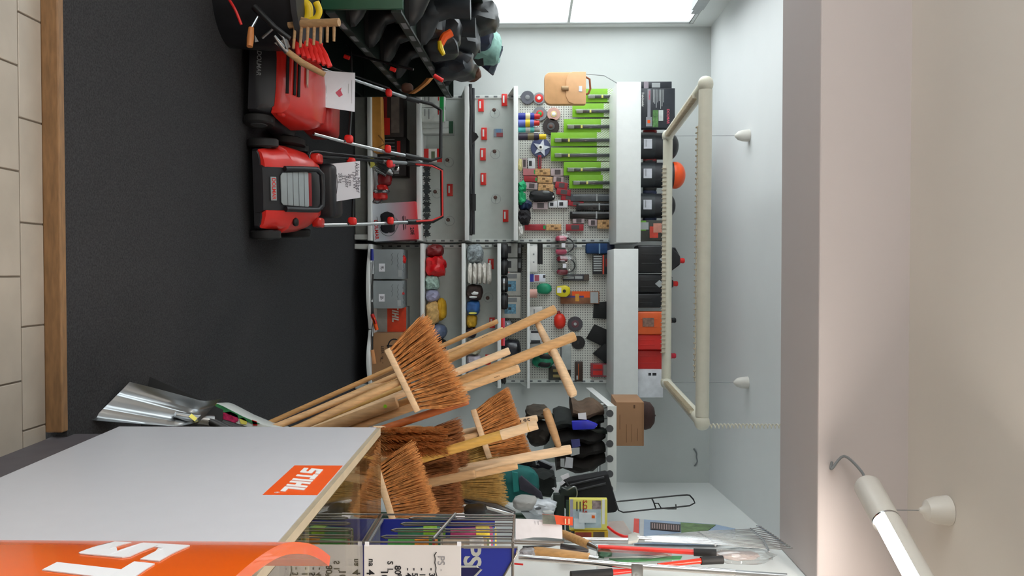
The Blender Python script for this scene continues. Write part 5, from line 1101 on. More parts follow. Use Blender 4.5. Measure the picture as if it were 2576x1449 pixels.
# loppers and saws in front of the cartons
for k, (pts, m1, lb) in enumerate(((((938, 690), (932, 720), (930, 742), (935, 790), (945, 815)), RED, 'pruning lopper with black and red grips in front of the grey carton'), (((936, 760), (940, 800), (948, 830)), STORANGE, 'pruning saw with orange black grip before the brown carton'), (((934, 846), (936, 880), (942, 915)), mat('#c98a58', .5), 'small pruner with tan grip low on the base shelf'))):
    t = thing('pruning_tool', lb, 'pruner', at(pts[0][0], pts[0][1], 6.6)); q = [at(px, py, 6.58) for px, py in pts]
    q = [Vector((p.x, p.y, max(p.z, Zb+.012))) for p in q]
    b = NB(); tube(b, q, .008, 8); obj('arm', b, BLACK, t)
    b = NB(); tube(b, q[-2:], .015, 10); obj('grip', b, m1, t)
    b = NB(); tube(b, [q[0], q[0]+Vector((-.12, .02, .004))], [.012, .005], 8); obj('blade', b, STEEL, t)
b = NB(); p = at(940, 636, 6.58); tube(b, [Vector((p.x-.03, 6.58, Zb+.012)), Vector((p.x+.06, 6.58, Zb+.014))], [.012, .014], 10); tag(obj('file_handle', b, BLUE), 'dark blue file handle at the left corner of the bowed shelf', 'file')
b = NB(); tube(b, [(at(932, py, 6.58).x, 6.58, Zb+.008) for py in (660, 720, 775)], .006, 8); tag(obj('steel_file', b, STEEL), 'thin steel saw lying along the bowed shelf front', 'saw')
# shelf two (gloves etc.)
z = ZR(1066)
def sf(lb, r, Y, dp, m, zb, cat='glove', name='glove_bundle', **kw): return soft(name, lb, cat, r, Y, dp, m, zb=zb, **kw)
sf('dark red packaged gloves at the left end of the second right shelf', (1066, 1112, 614, 648), 6.84, .2, DRED, z, seed=1, amp=.2)
sf('bright red plastic wrapped gloves on the second right shelf', (1066, 1118, 642, 698), 6.80, .2, mat('#d3141c', .3, var=.2), z, seed=2, amp=.28)
sf('mint and white glove bundle beside the red gloves', (1066, 1102, 692, 730), 6.80, .2, mat('#9fb8ac', .8, var=.35, scale=60), z, seed=3, amp=.2)
sf('lilac grey packaged gloves beside the mint bundle', (1066, 1102, 730, 760), 6.80, .2, mat('#9a98b4', .35, var=.2), z, seed=4)
sf('tan knitted gloves on the second right shelf', (1066, 1104, 758, 818), 6.80, .2, mat('#cba468', .85, var=.25, scale=50), z, seed=5)
sf('yellow glove cuff bent over the tan gloves', (1098, 1120, 752, 806), 6.84, .16, mat('#c99a1e', .7, var=.2), ZR(1066)+.09, seed=6)
sf('blue grey packaged gloves at the right of the tan ones', (1070, 1120, 816, 856), 6.82, .2, mat('#5f6b86', .35, var=.25), z, seed=7)
sf('dark packaged glove behind the tilted broom bristles', (1070, 1120, 856, 885), 6.84, .2, CHAR, z, seed=8)
# shelf three
z = ZR(1170)
sf('black and white striped gloves at the left of the third right shelf', (1171, 1214, 614, 662), 6.82, .2, mat('#8f989c', .7, var=.6, scale=45), z, seed=11)
for k in range(5):
    b = NB(); c_ = at(1178+12*k, 688, 6.80); blob(b, (c_.x, 6.88, c_.z+.012), (.085, .09, .020), amp=.15, seed=k+20, p=3.5, sub=3)
    tag(obj('white_glove', b, mat('#d9d4cc', .85, var=.12, scale=60)), 'white knitted glove, %s of the stack on the third right shelf' % ('lowest', 'second', 'middle', 'fourth', 'topmost')[k], 'glove', 'stack of white knitted gloves')
sf('dark brown gloves with white trim right of the white stack', (1171, 1212, 716, 758), 6.82, .2, mat('#3a2a26', .7, var=.4), z, seed=12, parts=(('white_trim', .0, .1, .25, .5, WHITE), ('white_trim', .5, -.1, .15, .5, WHITE)))
sf('blue packaged gloves with yellow edge on the third right shelf', (1171, 1206, 756, 794), 6.82, .2, mat('#2f5a94', .4, var=.3), z, seed=13, parts=(('yellow_edge', .7, .0, .15, .6, LYEL),))
sf('yellow and black gloves next to the blue packaged gloves', (1171, 1198, 792, 826), 6.82, .2, mat('#b98f1e', .7, var=.3), z, seed=14)
sf('dark purple gloves beside the yellow and black gloves', (1171, 1196, 824, 852), 6.82, .2, mat('#2c2230', .7, var=.3), z, seed=15)
sf('cream and black striped gloves between the two snaths', (1171, 1208, 862, 895), 6.82, .2, mat('#b9b49c', .7, var=.5, scale=50), z, seed=16)
sf('pale lilac packaged gloves at the right end of the third right shelf', (1171, 1210, 895, 925), 6.82, .2, mat('#b7aeb8', .4, var=.3), z, seed=17)
sf('clear bag of small parts at the right end of the third right shelf', (1171, 1204, 930, 965), 6.84, .2, mat('#9aa4b4', .25, var=.3), z, seed=18, cat='bag', name='parts_bag')
for k, (px, py) in enumerate(((1235, 664), (1238, 812), (1228, 905))):
    pk('price_tag_card', 'small red hook card of the right bay, '+('above the white gloves', 'half behind the thin sticks', 'between the snath shafts')[k], 'tag', (px-7, px+7, py-13, py+13), YP-.02, .02, BRED, (('white_figure', .15, .7, .2, .5, WHITE), ('frame_top', .05, .95, .9, .97, mat('#e8705a', .5))), bevel=.001, group='red cards hung on the rear panels')
# shelf four
z = ZR(1260)
for k, py in enumerate((632, 672, 715, 758)):
    t = thing('black_headlamp', 'black round reel %s on the fourth right shelf' % ('first', 'second', 'third, with chrome edge', 'fourth')[k], 'reel', (at(1266, py, 6.8).x, 6.83, z))
    M = Matrix.Translation((at(1266, py, 6.8).x, 6.83, z))
    b = NB(); lathe(b, [(0, 0), (.062, 0), (.066, .012), (.066, .045), (.058, .055), (0, .055)], M, 22); obj('drum', b, BLACK, t)
    b = NB(); lathe(b, [(.060, .020), (.069, .022), (.069, .028), (.060, .03)], M, 22); obj('ring', b, CHROME if k == 2 else DGREY, t)
for k, (py0, py1) in enumerate(((612, 648), (650, 684))):
    pk('small_carton', ('pale carton with black tool picture above the first black reel', 'pale carton with black tool picture above the second black reel')[k], 'box', (1278, 1302, py0, py1), 7.0, .12, mat('#a9aba6', .5), (('tool_print', .2, .7, .3, .6, CHAR),), zb=z)
    pk('black_strip_pack', ('black strip pack on the pale carton at the left', 'black strip pack on the pale carton at the right')[k], 'box', (1303, 1312, py0, py1), 7.0, .1, BLACK, (('grey_mark', .3, .7, .2, .8, GREY),), zb=at(1302, py0, 7.0).z)
for k, (py0, py1) in enumerate(((686, 744), (746, 800))):
    pk('photo_carton', ('white carton with a blue figure photo, left of the two', 'white carton with a blue figure photo, right of the two')[k], 'box', (1280, 1310, py0, py1), 6.92, .16, mat('#b7b6ae', .5), (('figure_photo', .35, .8, .15, .75, mat('#5f8fa8', .5, var=.4, scale=60)), ('print_lines', .05, .25, .2, .8, GREY), ('dark_print', .5, .62, .35, .5, CHAR)), zb=z)
pk('red_strip', 'tall narrow red pack standing beside the photo cartons', 'box', (1262, 1282, 684, 800), 6.95, .02, mat('#b0142e', .4), (('dark_edge', 0, 1, 0, .2, DRED),), zb=z)
sf('clear tool pack with steel parts under the snath top', (1262, 1290, 808, 840), 6.84, .15, mat('#8d9096', .25, .3, var=.4), z, seed=31, cat='package', name='tool_pack')
sf('dark shiny roll pack between the snaths on the fourth right shelf', (1262, 1310, 856, 900), 6.84, .18, mat('#2e2f36', .2, var=.4), z, seed=32, cat='package', name='tool_pack')
sf('black oval handle at the right end of the fourth right shelf', (1258, 1272, 944, 968), 6.80, .1, BLACK, z, seed=33, cat='handle', name='black_grip')
pk('red_strip', 'thin red pack along the fourth right shelf by the sticks', 'box', (1262, 1270, 800, 870), 6.80, .02, RED, (('pink_edge', 0, 1, .6, 1, PINK),), zb=z)
# shelf five
z = ZR(1333)
pk('white_carton', 'flat white carton at the left end of the top right shelf', 'box', (1334, 1352, 618, 684), 6.84, .2, mat('#d3d2cf', .5), (('print', .3, .36, .4, .6, GREY), ('print', .6, .66, .4, .6, GREY)), zb=z)
b = NB(); c0 = at(1359, 612, 6.9); c1 = at(1359, 664, 6.9); tube(b, [Vector((c0.x, 6.92, at(1352, 640, 6.84).z+.022)), Vector((c1.x, 6.92, at(1352, 640, 6.84).z+.022))], .022, 16); t = obj('tape_roll', b, RUBBER); tag(t, 'black tape roll lying on the flat white carton', 'roll')
pk('small_carton', 'small blue white and pink carton on the top right shelf', 'box', (1334, 1372, 690, 709), 6.86, .1, mat('#d7dce6', .5), (('blue_band', 0, 1, 0, .25, BLUE), ('pink_photo', .1, .9, .3, .6, mat('#a04a58', .5)), ('dark_edge', .1, .5, .85, 1, CHAR)), zb=z)
soft('green_mask', 'green moulded dust mask hung above the pink roll', 'mask', (1350, 1388, 713, 740), YP-.07, .07, mat('#1f9a72', .5, var=.1), seed=41, p=2.4, amp=.1)
t = thing('pink_roll', 'pink paper roll on the top right shelf', 'roll', (at(1340, 738, 6.85).x, 6.85, z))
b = NB(); lathe(b, [(.012, 0), (.036, 0), (.036, .06), (.012, .06)], Matrix.Translation((at(1340, 738, 6.85).x, 6.85, z)), 20); obj('paper', b, mat('#c99a8e', .6), t)
b = NB(); lathe(b, [(.008, 0), (.0125, 0), (.0125, .061), (.008, .061)], Matrix.Translation((at(1340, 738, 6.85).x, 6.85, z)), 14); obj('core', b, PAPER, t)
pk('white_carton', 'small white carton behind the first snath on the top right shelf', 'box', (1334, 1364, 772, 800), 6.88, .12, mat('#c8c6c2', .5), (('print', .2, .8, .3, .4, GREY),), zb=z)
pk('white_carton', 'white carton above the plain handle end on the top right shelf', 'box', (1334, 1362, 832, 862), 6.86, .12, mat('#c4c6c6', .5), (('dark_print', .0, .2, .1, .9, CHAR), ('dark_print', .8, 1., .1, .9, CHAR)), zb=z)
pk('white_carton', 'tall white carton behind the middle snath on the top right shelf', 'box', (1334, 1366, 864, 892), 6.9, .12, mat('#b9bcba', .5), (('print', .2, .8, .5, .56, GREY),), zb=z)
def muffs(lb, px, py, Y, cup, pad):
    c_ = at(px, py, Y); t = thing('ear_defenders', lb, 'ear defenders', (c_.x, Y, c_.z-.08))
    b = NB(); tube(b, [c_+Vector((.062*math.cos(a), 0, .02+.075*math.sin(a))) for a in [math.pi*k/10 for k in range(11)]], .006, 8); obj('band', b, BLACK, t)
    for s in (-1, 1):
        b = NB(); blob(b, c_+Vector((s*.055, -.005, -.012)), (.026, .04, .048), amp=.03, p=3); obj('ear_cup', b, cup, t)
        b = NB(); blob(b, c_+Vector((s*.032, -.005, -.012)), (.012, .034, .04), amp=.03, p=3); obj('pad', b, pad, t)
    b = NB(); blob(b, c_+Vector((0, 0, .01)), (.10, .055, .105), amp=.15, seed=py, p=3); obj('plastic_bag', b, CLEAR, t)
    b = NB(); box(b, (c_.x-.015, Y-.062, c_.z-.01), (c_.x+.02, Y-.06, c_.z+.02)); obj('price_label', b, PAPER, t)
    return t
muffs('pink and black ear defenders bagged beside the slotted upright', 1415, 617, YP-.07, mat('#c94a68', .4), CHAR)
muffs('dark red ear defenders in the bag under the pink pair', 1418, 668, YP-.07, mat('#8a2436', .4), BLACK)
soft('green_ear_defenders', 'green and black ear defenders between the snaths', 'ear defenders', (1340, 1394, 888, 926), YP-.1, .09, mat('#1e7a5c', .5, var=.5, scale=30), seed=44, parts=(('black_cup', -.5, .2, .4, .6, BLACK), ('black_cup', .5, .1, .4, .6, BLACK)))
pk('dark_blister', 'dark blister with white lettering strip under the ear defenders', 'package', (1416, 1482, 690, 706), YP-.04, .04, mat('#34353d', .3), (('white_strip', .3, .7, .02, .42, LGREY), ('white_strip', .3, .7, .45, .75, LGREY), ('brown_end', .05, .95, .8, 1, mat('#4d4038', .4))))
t = thing('tape_measure', 'bright yellow tape measure hanging under the ear defenders', 'tape measure', at(1397, 732, YP-.06))
b = NB(); c_ = at(1416, 732, YP-.05); prism(b, [(-.04, -.055), (.03, -.06), (.05, -.02), (.05, .03), (.02, .06), (-.03, .06), (-.05, .02)], Matrix.Translation(c_) @ R90, .05); obj('case', b, mat('#e2d21a', .35, var=.04), t, bevel=.01)
b = NB(); box(b, (c_.x-.03, c_.y-.054, c_.z-.05), (c_.x+.015, c_.y-.05, c_.z-.015)); obj('white_label', b, PAPER, t)
b = NB(); tube(b, [c_+Vector((0, -.05, .01)), c_+Vector((0, -.056, .01))], .014, 12); obj('button', b, CHAR, t)
b = NB(); box(b, (c_.x-.055, c_.y-.03, c_.z-.065), (c_.x-.045, c_.y-.02, c_.z-.03)); obj('tape_tip', b, STEEL, t)
pk('orange_blister', 'long orange and brown blister pack below the tape measure', 'package', (1410, 1508, 733, 764), YP-.04, .04, mat('#8d5a3c', .35, var=.3), (('orange_field', .0, .5, .3, .75, STORANGE), ('violet_bar', .35, .5, .1, .6, mat('#4a3a78', .4)), ('white_field', .05, .95, .77, .97, LGREY), ('gold_part', .2, .8, .38, .48, mat('#d89a3a', .4))))
pk('blue_roll', 'dark blue cloth roll hanging at the top left of the right bay', 'roll', (1474, 1546, 612, 638), YP-.09, .09, mat('#1d3f6e', .8, var=.2), (('dark_end', 0, 1, .75, 1, DBLUE), ('light_band', 0, 1, .45, .5, LBLUE)), bevel=.02)
pk('blade_pack', 'black and white striped pack with red line by the header', 'package', (1492, 1544, 641, 690), YP-.07, .07, mat('#26262b', .4), tuple(('white_stripe', .05+.12*k, .12+.12*k, .02, .42, LGREY) for k in range(7))+(('red_line', 0, 1, .46, .53, mat('#d8523a', .4)), ('red_print', .2, .6, .6, .9, DRED)))
t = thing('rubber_bulb', 'bright red rubber bulb hanging near the snath top', 'bulb', at(1390, 800, YP-.06))
b = NB(); c_ = at(1408, 808, YP-.06); blob(b, c_, (.065, .05, .05), amp=.06, p=2.5); obj('bulb', b, mat('#e0301c', .4), t)
b = NB(); tube(b, [at(1408, 800, YP-.06), at(1404, 782, YP-.06)], [.03, .012], 12); obj('neck', b, DRED, t)
disc('black_disc', 'black grinding disc hanging right of the middle snath tip', 'disc', 1455, 862, 17, YP-.02, .03, BLACK, (('hub', .25, .006, CHAR),))
disc('grey_disc', 'dark round pack with red parts above the black disc', 'disc', 1447, 815, 19, YP-.02, .03, mat('#3d3d45', .3, var=.3), (('label', .5, .004, mat('#6a4048', .5)), ('hub', .2, .008, LGREY)))
for k, (pts, lb) in enumerate(((((1494, 762), (1545, 756), (1548, 804), (1492, 800)), 'black rubber flap at the top of the board, nearest the orange blister'), (((1475, 852), (1496, 816), (1546, 838), (1530, 878)), 'black rubber flap tilted in the middle of the board top'), (((1492, 890), (1522, 864), (1546, 880), (1546, 918), (1520, 912)), 'black rubber flap tilted at the lower right of the board top'))):
    b = NB(); wprism(b, [at(px, py, YP-.03-.01*k) for px, py in pts], (0, .03+.01*k, 0)); tag(obj('rubber_flap', b, mat('#0f1012', .7, var=.3), bevel=.003), lb, 'flap', 'black flaps on the right board')
pk('red_blister', 'red blister with grey bits near the header at the right', 'package', (1486, 1544, 914, 948), YP-.04, .04, mat('#8d3a44', .35, var=.25), (('grey_field', .1, .9, .55, 1, mat('#8d8d88', .4)), ('red_bar', .1, .4, .1, .5, RED), ('red_bar', .55, .85, .1, .5, RED)))
pk('dark_blister', 'dark blister with shiny bits beside the snath peg', 'package', (1380, 1436, 922, 956), YP-.04, .04, mat('#2a2a26', .3, var=.5), (('gold_bit', .2, .4, .2, .8, mat('#8a7a4a', .4)), ('gold_bit', .6, .8, .2, .8, mat('#8a7a4a', .4))))
pk('brown_blister', 'narrow brown black blister beside the shiny bits pack', 'package', (1446, 1466, 910, 960), YP-.04, .04, mat('#3a2c24', .35, var=.2), (('orange_line', .1, .9, .45, .5, ORANGE), ('white_field', .7, .9, .2, .4, LGREY)))
pk('grey_board', 'grey flat box hanging behind the middle snath peg', 'package', (1410, 1436, 870, 930), YP-.05, .05, mat('#a4aaa8', .5), (('edge', 0, 1, 0, .1, DGREY),))
# ================================================================== CLOTHES CORNER AT THE BACK RIGHT
YG = 5.0
gb = thing('garment_shelf', 'white steel shelf with garment rail in the back right corner', 'shelf', (1.15, 5.8, 0))
zbrd = at(1478, 973, 6.9).z
zf0 = at(1528, 1100, YG).z; zf1 = at(1551, 1100, YG).z
gA = at(1540, 1022, YG).x; gB = at(1540, 1236, YG).x
b = NB(); wprism(b, [(gA+.004, YG+.013, zf1-.02), (gB, YG+.013, zf1-.02), (1.70, 6.9, zf1-.02), (at(1478, 975, 6.9).x, 6.9, zf1-.02)], (0, 0, .018)); obj('board', b, WHITE, gb)
b = NB(); wprism(b, [(gA, YG, zf0), (gB, YG, zf0), (gB, YG, zf1), (gA, YG, zf1)], (0, .012, 0)); obj('front_strip', b, STEELW, gb, bevel=.002)
b = NB(); wprism(b, [(gA, YG+.012, zf0), (gA, YG+.012, zf1-.02), (at(1478, 975, 6.9).x, 6.9, zf1-.02), (at(1478, 975, 6.9).x, 6.9, zf0)], (.003, 0, 0)); obj('side_cheek', b, WHITE, gb)
b = NB(); tube(b, [(gA+.02, YG+.25, zf0-.03), (gB+.02, YG+.25, zf0-.03)], .012, 12); obj('hanging_rail', b, CHROME, gb)
for x in (gA+.03, gB):
    b = NB(); tube(b, [(x, YG+.25, zf0-.03), (x, YG+.25, zf1-.02)], .008, 8); obj('rail_bracket', b, STEELW, gb)
b = NB(); box(b, (gB+.30, 6.0, 0), (gB+.34, 6.04, zf1-.02)); obj('support_post', b, STEELW, gb)
for k in range(6):
    px = 1535; py = 1040+38*k; b = NB(); c_ = at(px, py, YG); lathe(b, [(0, 0), (.022, 0), (.022, .003), (0, .003)], Matrix.Translation((c_.x, YG-.0005, zf0+.014)) @ Matrix.Rotation(math.radians(90), 4, 'X'), 16); obj('strip_disc', b, DGREY, gb)  # flat dark grey discs along the front strip
# hanging jackets seen edge-on
def jacket(lb, py, wpx, px0, px1, m, sd, yoff=0., name='hanging_jacket'):
    Y = YG+.03+yoff; c_ = at(1450, py, Y); w = wpx*Y/2100/2; zt_ = at(px1, py, Y).z; zb_ = at(px0, py, Y).z; rnd = random.Random(sd)
    t = thing(name, lb, 'clothing', (c_.x, Y+.2, zb_), group='garments hanging on the rail')
    secs = []
    for k in range(9):
        s = k/8; z_ = zt_+(zb_-zt_)*s; ww = w*(.55+.6*min(1, s*4))*(1+.12*math.sin(k*1.7+sd)); d_ = .10+.14*min(1, s*3); sh = .012*math.sin(k*1.1+sd*2)
        secs.append([(c_.x+sh+ww*math.cos(a*math.pi/8)*(1+.08*math.sin(a*3+k+sd)), Y+.20+d_*math.sin(a*math.pi/8)*(1+.05*math.cos(a*5+k)), z_) for a in range(16)])
    b = NB(); loft(b, secs); obj('cloth', b, m, t)
    b = NB(); tube(b, [(c_.x, Y+.20, zt_-.01), (c_.x, Y+.20, zt_+.012), (c_.x, Y+.215, zt_+.03)], .003, 6); obj('hanger_hook', b, STEEL, t)
    return t
jm = [mat('#5a4636', .85, var=.35, scale=12), mat('#141a18', .85, var=.3), mat('#14110f', .85, var=.3), mat('#171310', .85, var=.3), mat('#1c1713', .85, var=.3)]
jl = ['brown fleece jacket with a white tag, leftmost on the rail', 'very dark green jacket behind the blue bag on the rail', 'black jacket third from the left on the rail', 'black brown jacket fourth from the left on the rail', 'thick dark brown jacket at the right of the rail']
for k, (py, w, p0, p1) in enumerate(((1040, 34, 1440, 1524), (1068, 36, 1395, 1524), (1105, 38, 1400, 1528), (1136, 38, 1430, 1528), (1170, 46, 1400, 1528))):
    jacket(jl[k], py, w, p0, p1, jm[k], k+1, yoff=.0)
def plate(name, lb, cat, pts, Y, m, th=.004, off=(0, 1, 0), bevel=0.):
    b = NB(); P_ = [at(px, py, Y if not isinstance(Y, (list, tuple)) else Y[i]) for i, (px, py) in enumerate(pts)]
    wprism(b, P_, Vector(off)*th); return tag(obj(name, b, m, bevel=bevel), lb, cat)
plate('swing_tag', 'white square tag on the brown fleece jacket', 'tag', ((1454, 1040), (1474, 1038), (1476, 1056), (1455, 1054)), YG-.06, PAPER)
plate('blue_bag', 'bright blue plastic bag hanging between the first two jackets', 'bag', ((1438, 1060), (1480, 1058), (1505, 1068), (1495, 1080), (1440, 1082)), YG-.07, mat('#2a2fc0', .35, var=.15), .03, bevel=.006)
for k, (pts, m, lb) in enumerate(((((1436, 1106), (1458, 1104), (1460, 1122), (1440, 1128)), mat('#3a3f7a', .5, var=.2), 'violet blue swing tag above the grey tags'), (((1434, 1128), (1458, 1126), (1458, 1142), (1436, 1148)), LGREY, 'grey swing tag in the middle of the tag cluster'), (((1424, 1150), (1442, 1152), (1440, 1178), (1420, 1176)), mat('#c3c5ca', .6), 'pale swing tag lowest in the tag cluster'), (((1410, 1154), (1420, 1154), (1420, 1176), (1410, 1174)), LGREY, 'narrow grey swing tag at the cluster edge'))):
    plate('swing_tag', lb, 'tag', pts, YG-.08-.004*k, m)
# lower camouflage clothes and dark rack parts
soft('camouflage_trousers', 'brown camouflage trousers hanging below the jackets, left one', 'clothing', (1322, 1382, 1028, 1062), 5.1, .25, mat('#3d3429', .85, var=.6, scale=14), seed=3, amp=.2)
soft('camouflage_trousers', 'dark camouflage trousers hanging below the jackets, right one', 'clothing', (1325, 1385, 1066, 1128), 5.15, .25, mat('#2a2621', .85, var=.6, scale=14), seed=4, amp=.2)
pk('green_rail_bar', 'dark green rack bar with white tabs under the brown jacket', 'rack', (1380, 1440, 1042, 1056), 5.2, .04, mat('#182a20', .5), (('white_tab', .2, .8, .1, .16, WHITE), ('white_tab', .0, 1.0, .32, .39, WHITE)))
pk('green_rail_bar', 'dark green rack bar level with the blue bag', 'rack', (1400, 1530, 1080, 1092), 5.12, .04, mat('#0f1c16', .5), (('grip', .1, .9, .0, .06, BLACK),))
plate('wall_plate', 'pale grey plate with hooks behind the rack bars', 'plate', ((1385, 1052), (1418, 1052), (1422, 1165), (1360, 1160)), 5.5, mat('#a7b0aa', .5), .01)
plate('yellow_tag', 'small yellow tag behind the snath tip', 'tag', ((1392, 1140), (1408, 1138), (1408, 1148), (1394, 1150)), 5.0, YEL)
# packaged T-shirt
t = thing('shirt_package', 'grey shirt box with dark print tilted among the clothes', 'package', at(1345, 1180, 4.95))
q = [at(1334, 1192, 4.95), at(1352, 1154, 4.95), at(1396, 1172, 4.9), at(1396, 1222, 4.9), at(1380, 1225, 4.9)]
b = NB(); wprism(b, q, (0, .05, 0)); obj('pack', b, mat('#8f9498', .4, var=.06), t, bevel=.004)
b = NB(); wprism(b, [at(1340, 1186, 4.945), at(1354, 1158, 4.945), at(1390, 1174, 4.9), at(1362, 1200, 4.92)], (0, -.003, 0)); obj('dark_panel', b, mat('#17171f', .4), t)
text('Logo'[0:0] or 'ID', t, FM(at(1386, 1206, 4.893), (.8, 0, -.4)), .055, CHAR, 'lettering', bold=.02)
b = NB(); c_ = at(1352, 1180, 4.94); tube(b, [c_+Vector((.03*math.cos(a*.6), -.004, .022*math.sin(a*.6))) for a in range(9)], .004, 6); obj('printed_glasses', b, GREY, t)
# teal trousers and dark vest
soft('work_trousers', 'teal green work trousers folded at the end of the rack', 'clothing', (1254, 1352, 1184, 1270), 4.6, .18, mat('#125f5c', .8, var=.3, scale=9), seed=7, amp=.2, p=3.5)
b = NB(); q = [at(1288, 1188, 4.57), at(1302, 1190, 4.57), at(1306, 1236, 4.57), at(1292, 1238, 4.57)]; wprism(b, q, (0, .02, 0)); o_ = obj('trouser_strap', b, mat('#1b7d78', .7)); tag(o_, 'brighter teal strap with snap across the work trousers', 'strap')
b = NB(); q = [at(1305, 1204, 4.56), at(1312, 1198, 4.56), at(1362, 1240, 4.56), at(1368, 1262, 4.56), at(1350, 1250, 4.56), at(1308, 1232, 4.56)]; wprism(b, q, (0, .025, 0)); tag(obj('grey_belt', b, mat('#3b3a46', .8, var=.2), bevel=.004), 'broad slate grey belt lying over the teal trousers', 'belt')
soft('dark_vest', 'black vest crumpled between the teal trousers and shirt box', 'clothing', (1305, 1400, 1192, 1258), 4.72, .2, mat('#101614', .85, var=.4), seed=9, amp=.25)
soft('dark_vest', 'black cloth heap under the swing tags', 'clothing', (1255, 1345, 1140, 1196), 4.85, .2, mat('#14151a', .85, var=.4), seed=10, amp=.25)
for k, (px, py) in enumerate(((1276, 1164), (1292, 1160), (1280, 1158))):
    plate('white_clip', ('left', 'right', 'middle')[k]+' tiny white clip on the black cloth heap', 'clip', ((px-3, py-3), (px+4, py-1), (px+3, py+4), (px-3, py+3)), 4.82, WHITE)
for k, pts in enumerate((((1410, 1198), (1430, 1190), (1433, 1200), (1416, 1208)), ((1406, 1216), (1416, 1208), (1422, 1214), (1412, 1222)), ((1408, 1230), (1424, 1222), (1430, 1228), (1412, 1236)), ((1388, 1228), (1396, 1226), (1406, 1238), (1402, 1242)))):
    plate('white_tag', ('upper', 'middle', 'lower', 'narrow left')[k]+' white tag on the black hanging bag', 'tag', pts, 4.55, PAPER)
# big black hanging bag with wire frame
t = thing('wire_hung_bag', 'big black cloth bag hanging from a black wire frame', 'bag', at(1400, 1250, 4.6))
b = NB(); q = [at(1420, 1212, 4.6), at(1530, 1192, 4.62), at(1556, 1280, 4.6), at(1550, 1290, 4.6), at(1445, 1300, 4.6), at(1400, 1262, 4.6)]; wprism(b, q, (0, .10, 0)); obj('cloth', b, mat('#0c0c10', .8, var=.4), t, bevel=.012)
for pts in (((1434, 1220), (1520, 1200)), ((1440, 1236), (1524, 1216)), ((1418, 1204), (1430, 1222), (1446, 1226))):
    b = NB(); tube(b, [at(px, py, 4.59) for px, py in pts], .006, 6); obj('piping', b, CHAR, t)
wl = [(1556, 1284), (1568, 1289), (1640, 1281), (1700, 1276), (1735, 1272), (1748, 1265), (1744, 1256), (1735, 1246), (1728, 1245), (1700, 1247), (1640, 1253), (1560, 1261), (1548, 1262)]
b = NB(); tube(b, [at(px, py, 4.5) for px, py in wl], .0042, 8, closed=True); obj('wire_loop', b, BLACK, t)
b = NB(); tube(b, [at(1640, 1254, 4.5), at(1644, 1262, 4.49), at(1650, 1279, 4.5)], .004, 6); obj('wire_cross', b, BLACK, t)
b = NB(); tube(b, [at(1646, 1266, 4.49), at(1656, 1266, 4.48), at(1663, 1278, 4.48), at(1680, 1280, 4.47), at(1701, 1280, 4.46), at(1700, 1269, 4.45)], .0038, 6); obj('wire_catch', b, BLACK, t)
# green rack upright, first-aid packs
t = thing('green_rack_frame', 'dark green metal rack frame behind the yellow first aid pack', 'rack', (at(1400, 1290, 4.4).x, 4.4, 0))
for py0, py1, px0, px1 in ((1228, 1248, 1410, 1450), (1262, 1345, 1424, 1436), (1244, 1340, 1392, 1420)):
    b = NB(); p0 = at(px0, py0, 4.42); p1_ = at(px1, py1, 4.42); box(b, (p0.x, 4.42, p0.z), (p1_.x, 4.46, p1_.z)); obj('frame_bar', b, mat('#2a4536', .5) if px1-px0 < 30 and px0 != 1392 else mat('#14201a', .6), t, bevel=.003)
b = NB(); p = at(1400, 1300, 4.45); tube(b, [(p.x, 4.46, 0), (p.x, 4.46, p.z)], .018, 8); obj('rack_post', b, mat('#2a4536', .5), t)
b = NB(); tube(b, cr([at(1415, 1228, 4.4), at(1428, 1232, 4.38), at(1446, 1224, 4.38), at(1452, 1240, 4.38), at(1448, 1256, 4.38)]), .004, 6); obj('hook_wire', b, STEEL, t)
t = pk('first_aid_pack', 'yellow first aid mask pack with red S.O.S. lettering', 'package', (1432, 1528, 1256, 1334), 4.3, .04, LYEL, (('red_photo', .04, .34, .60, .84, mat('#9c8a88', .5, var=.5, scale=60)), ('white_band', .0, .8, .86, .93, WHITE), ('mask_window', .32, .92, .06, .84, mat('#b5c6cc', .25, var=.2)), ('mask_bulge', .42, .72, .25, .7, mat('#dfe7ea', .3), .02), ('mask_bulge', .62, .92, .12, .40, mat('#d3dde2', .3), .016), ('orange_dot', .48, .56, .58, .66, ORANGE, .025), ('blue_edge', .0, .9, .02, .10, mat('#a9a6b8', .5))))
text('S.O.S.', t, FM(at(1471, 1277, 4.294)), .032, mat('#c03a20', .5), 'lettering', bold=.02)
for j in range(3):
    b = NB(); p = at(1450+8*j, 1262, 4.298); box(b, (p.x, 4.2975, p.z), (p.x+.05, 4.2995, p.z+.006)); obj('print_line', b, CHAR, t)
pk('first_aid_pack', 'flat yellow and brown pack under the first aid mask pack', 'package', (1436, 1530, 1336, 1358), 4.29, .04, mat('#c9a020', .5), (('red_photo', .15, .85, .12, .55, mat('#9c3a24', .5, var=.3)), ('dark_end', .1, .9, .6, .9, mat('#5a4a38', .5, var=.4)), ('black_edge', .0, 1, 0, .1, CHAR)))
plate('clipped_grey_sheet', 'grey metal sheet with clipped corner behind the red pipe', 'sheet', ((1530, 1312), (1568, 1310), (1592, 1345), (1592, 1366), (1530, 1366)), 3.19, mat('#9b9896', .5), .035, off=(1, .1, 0))
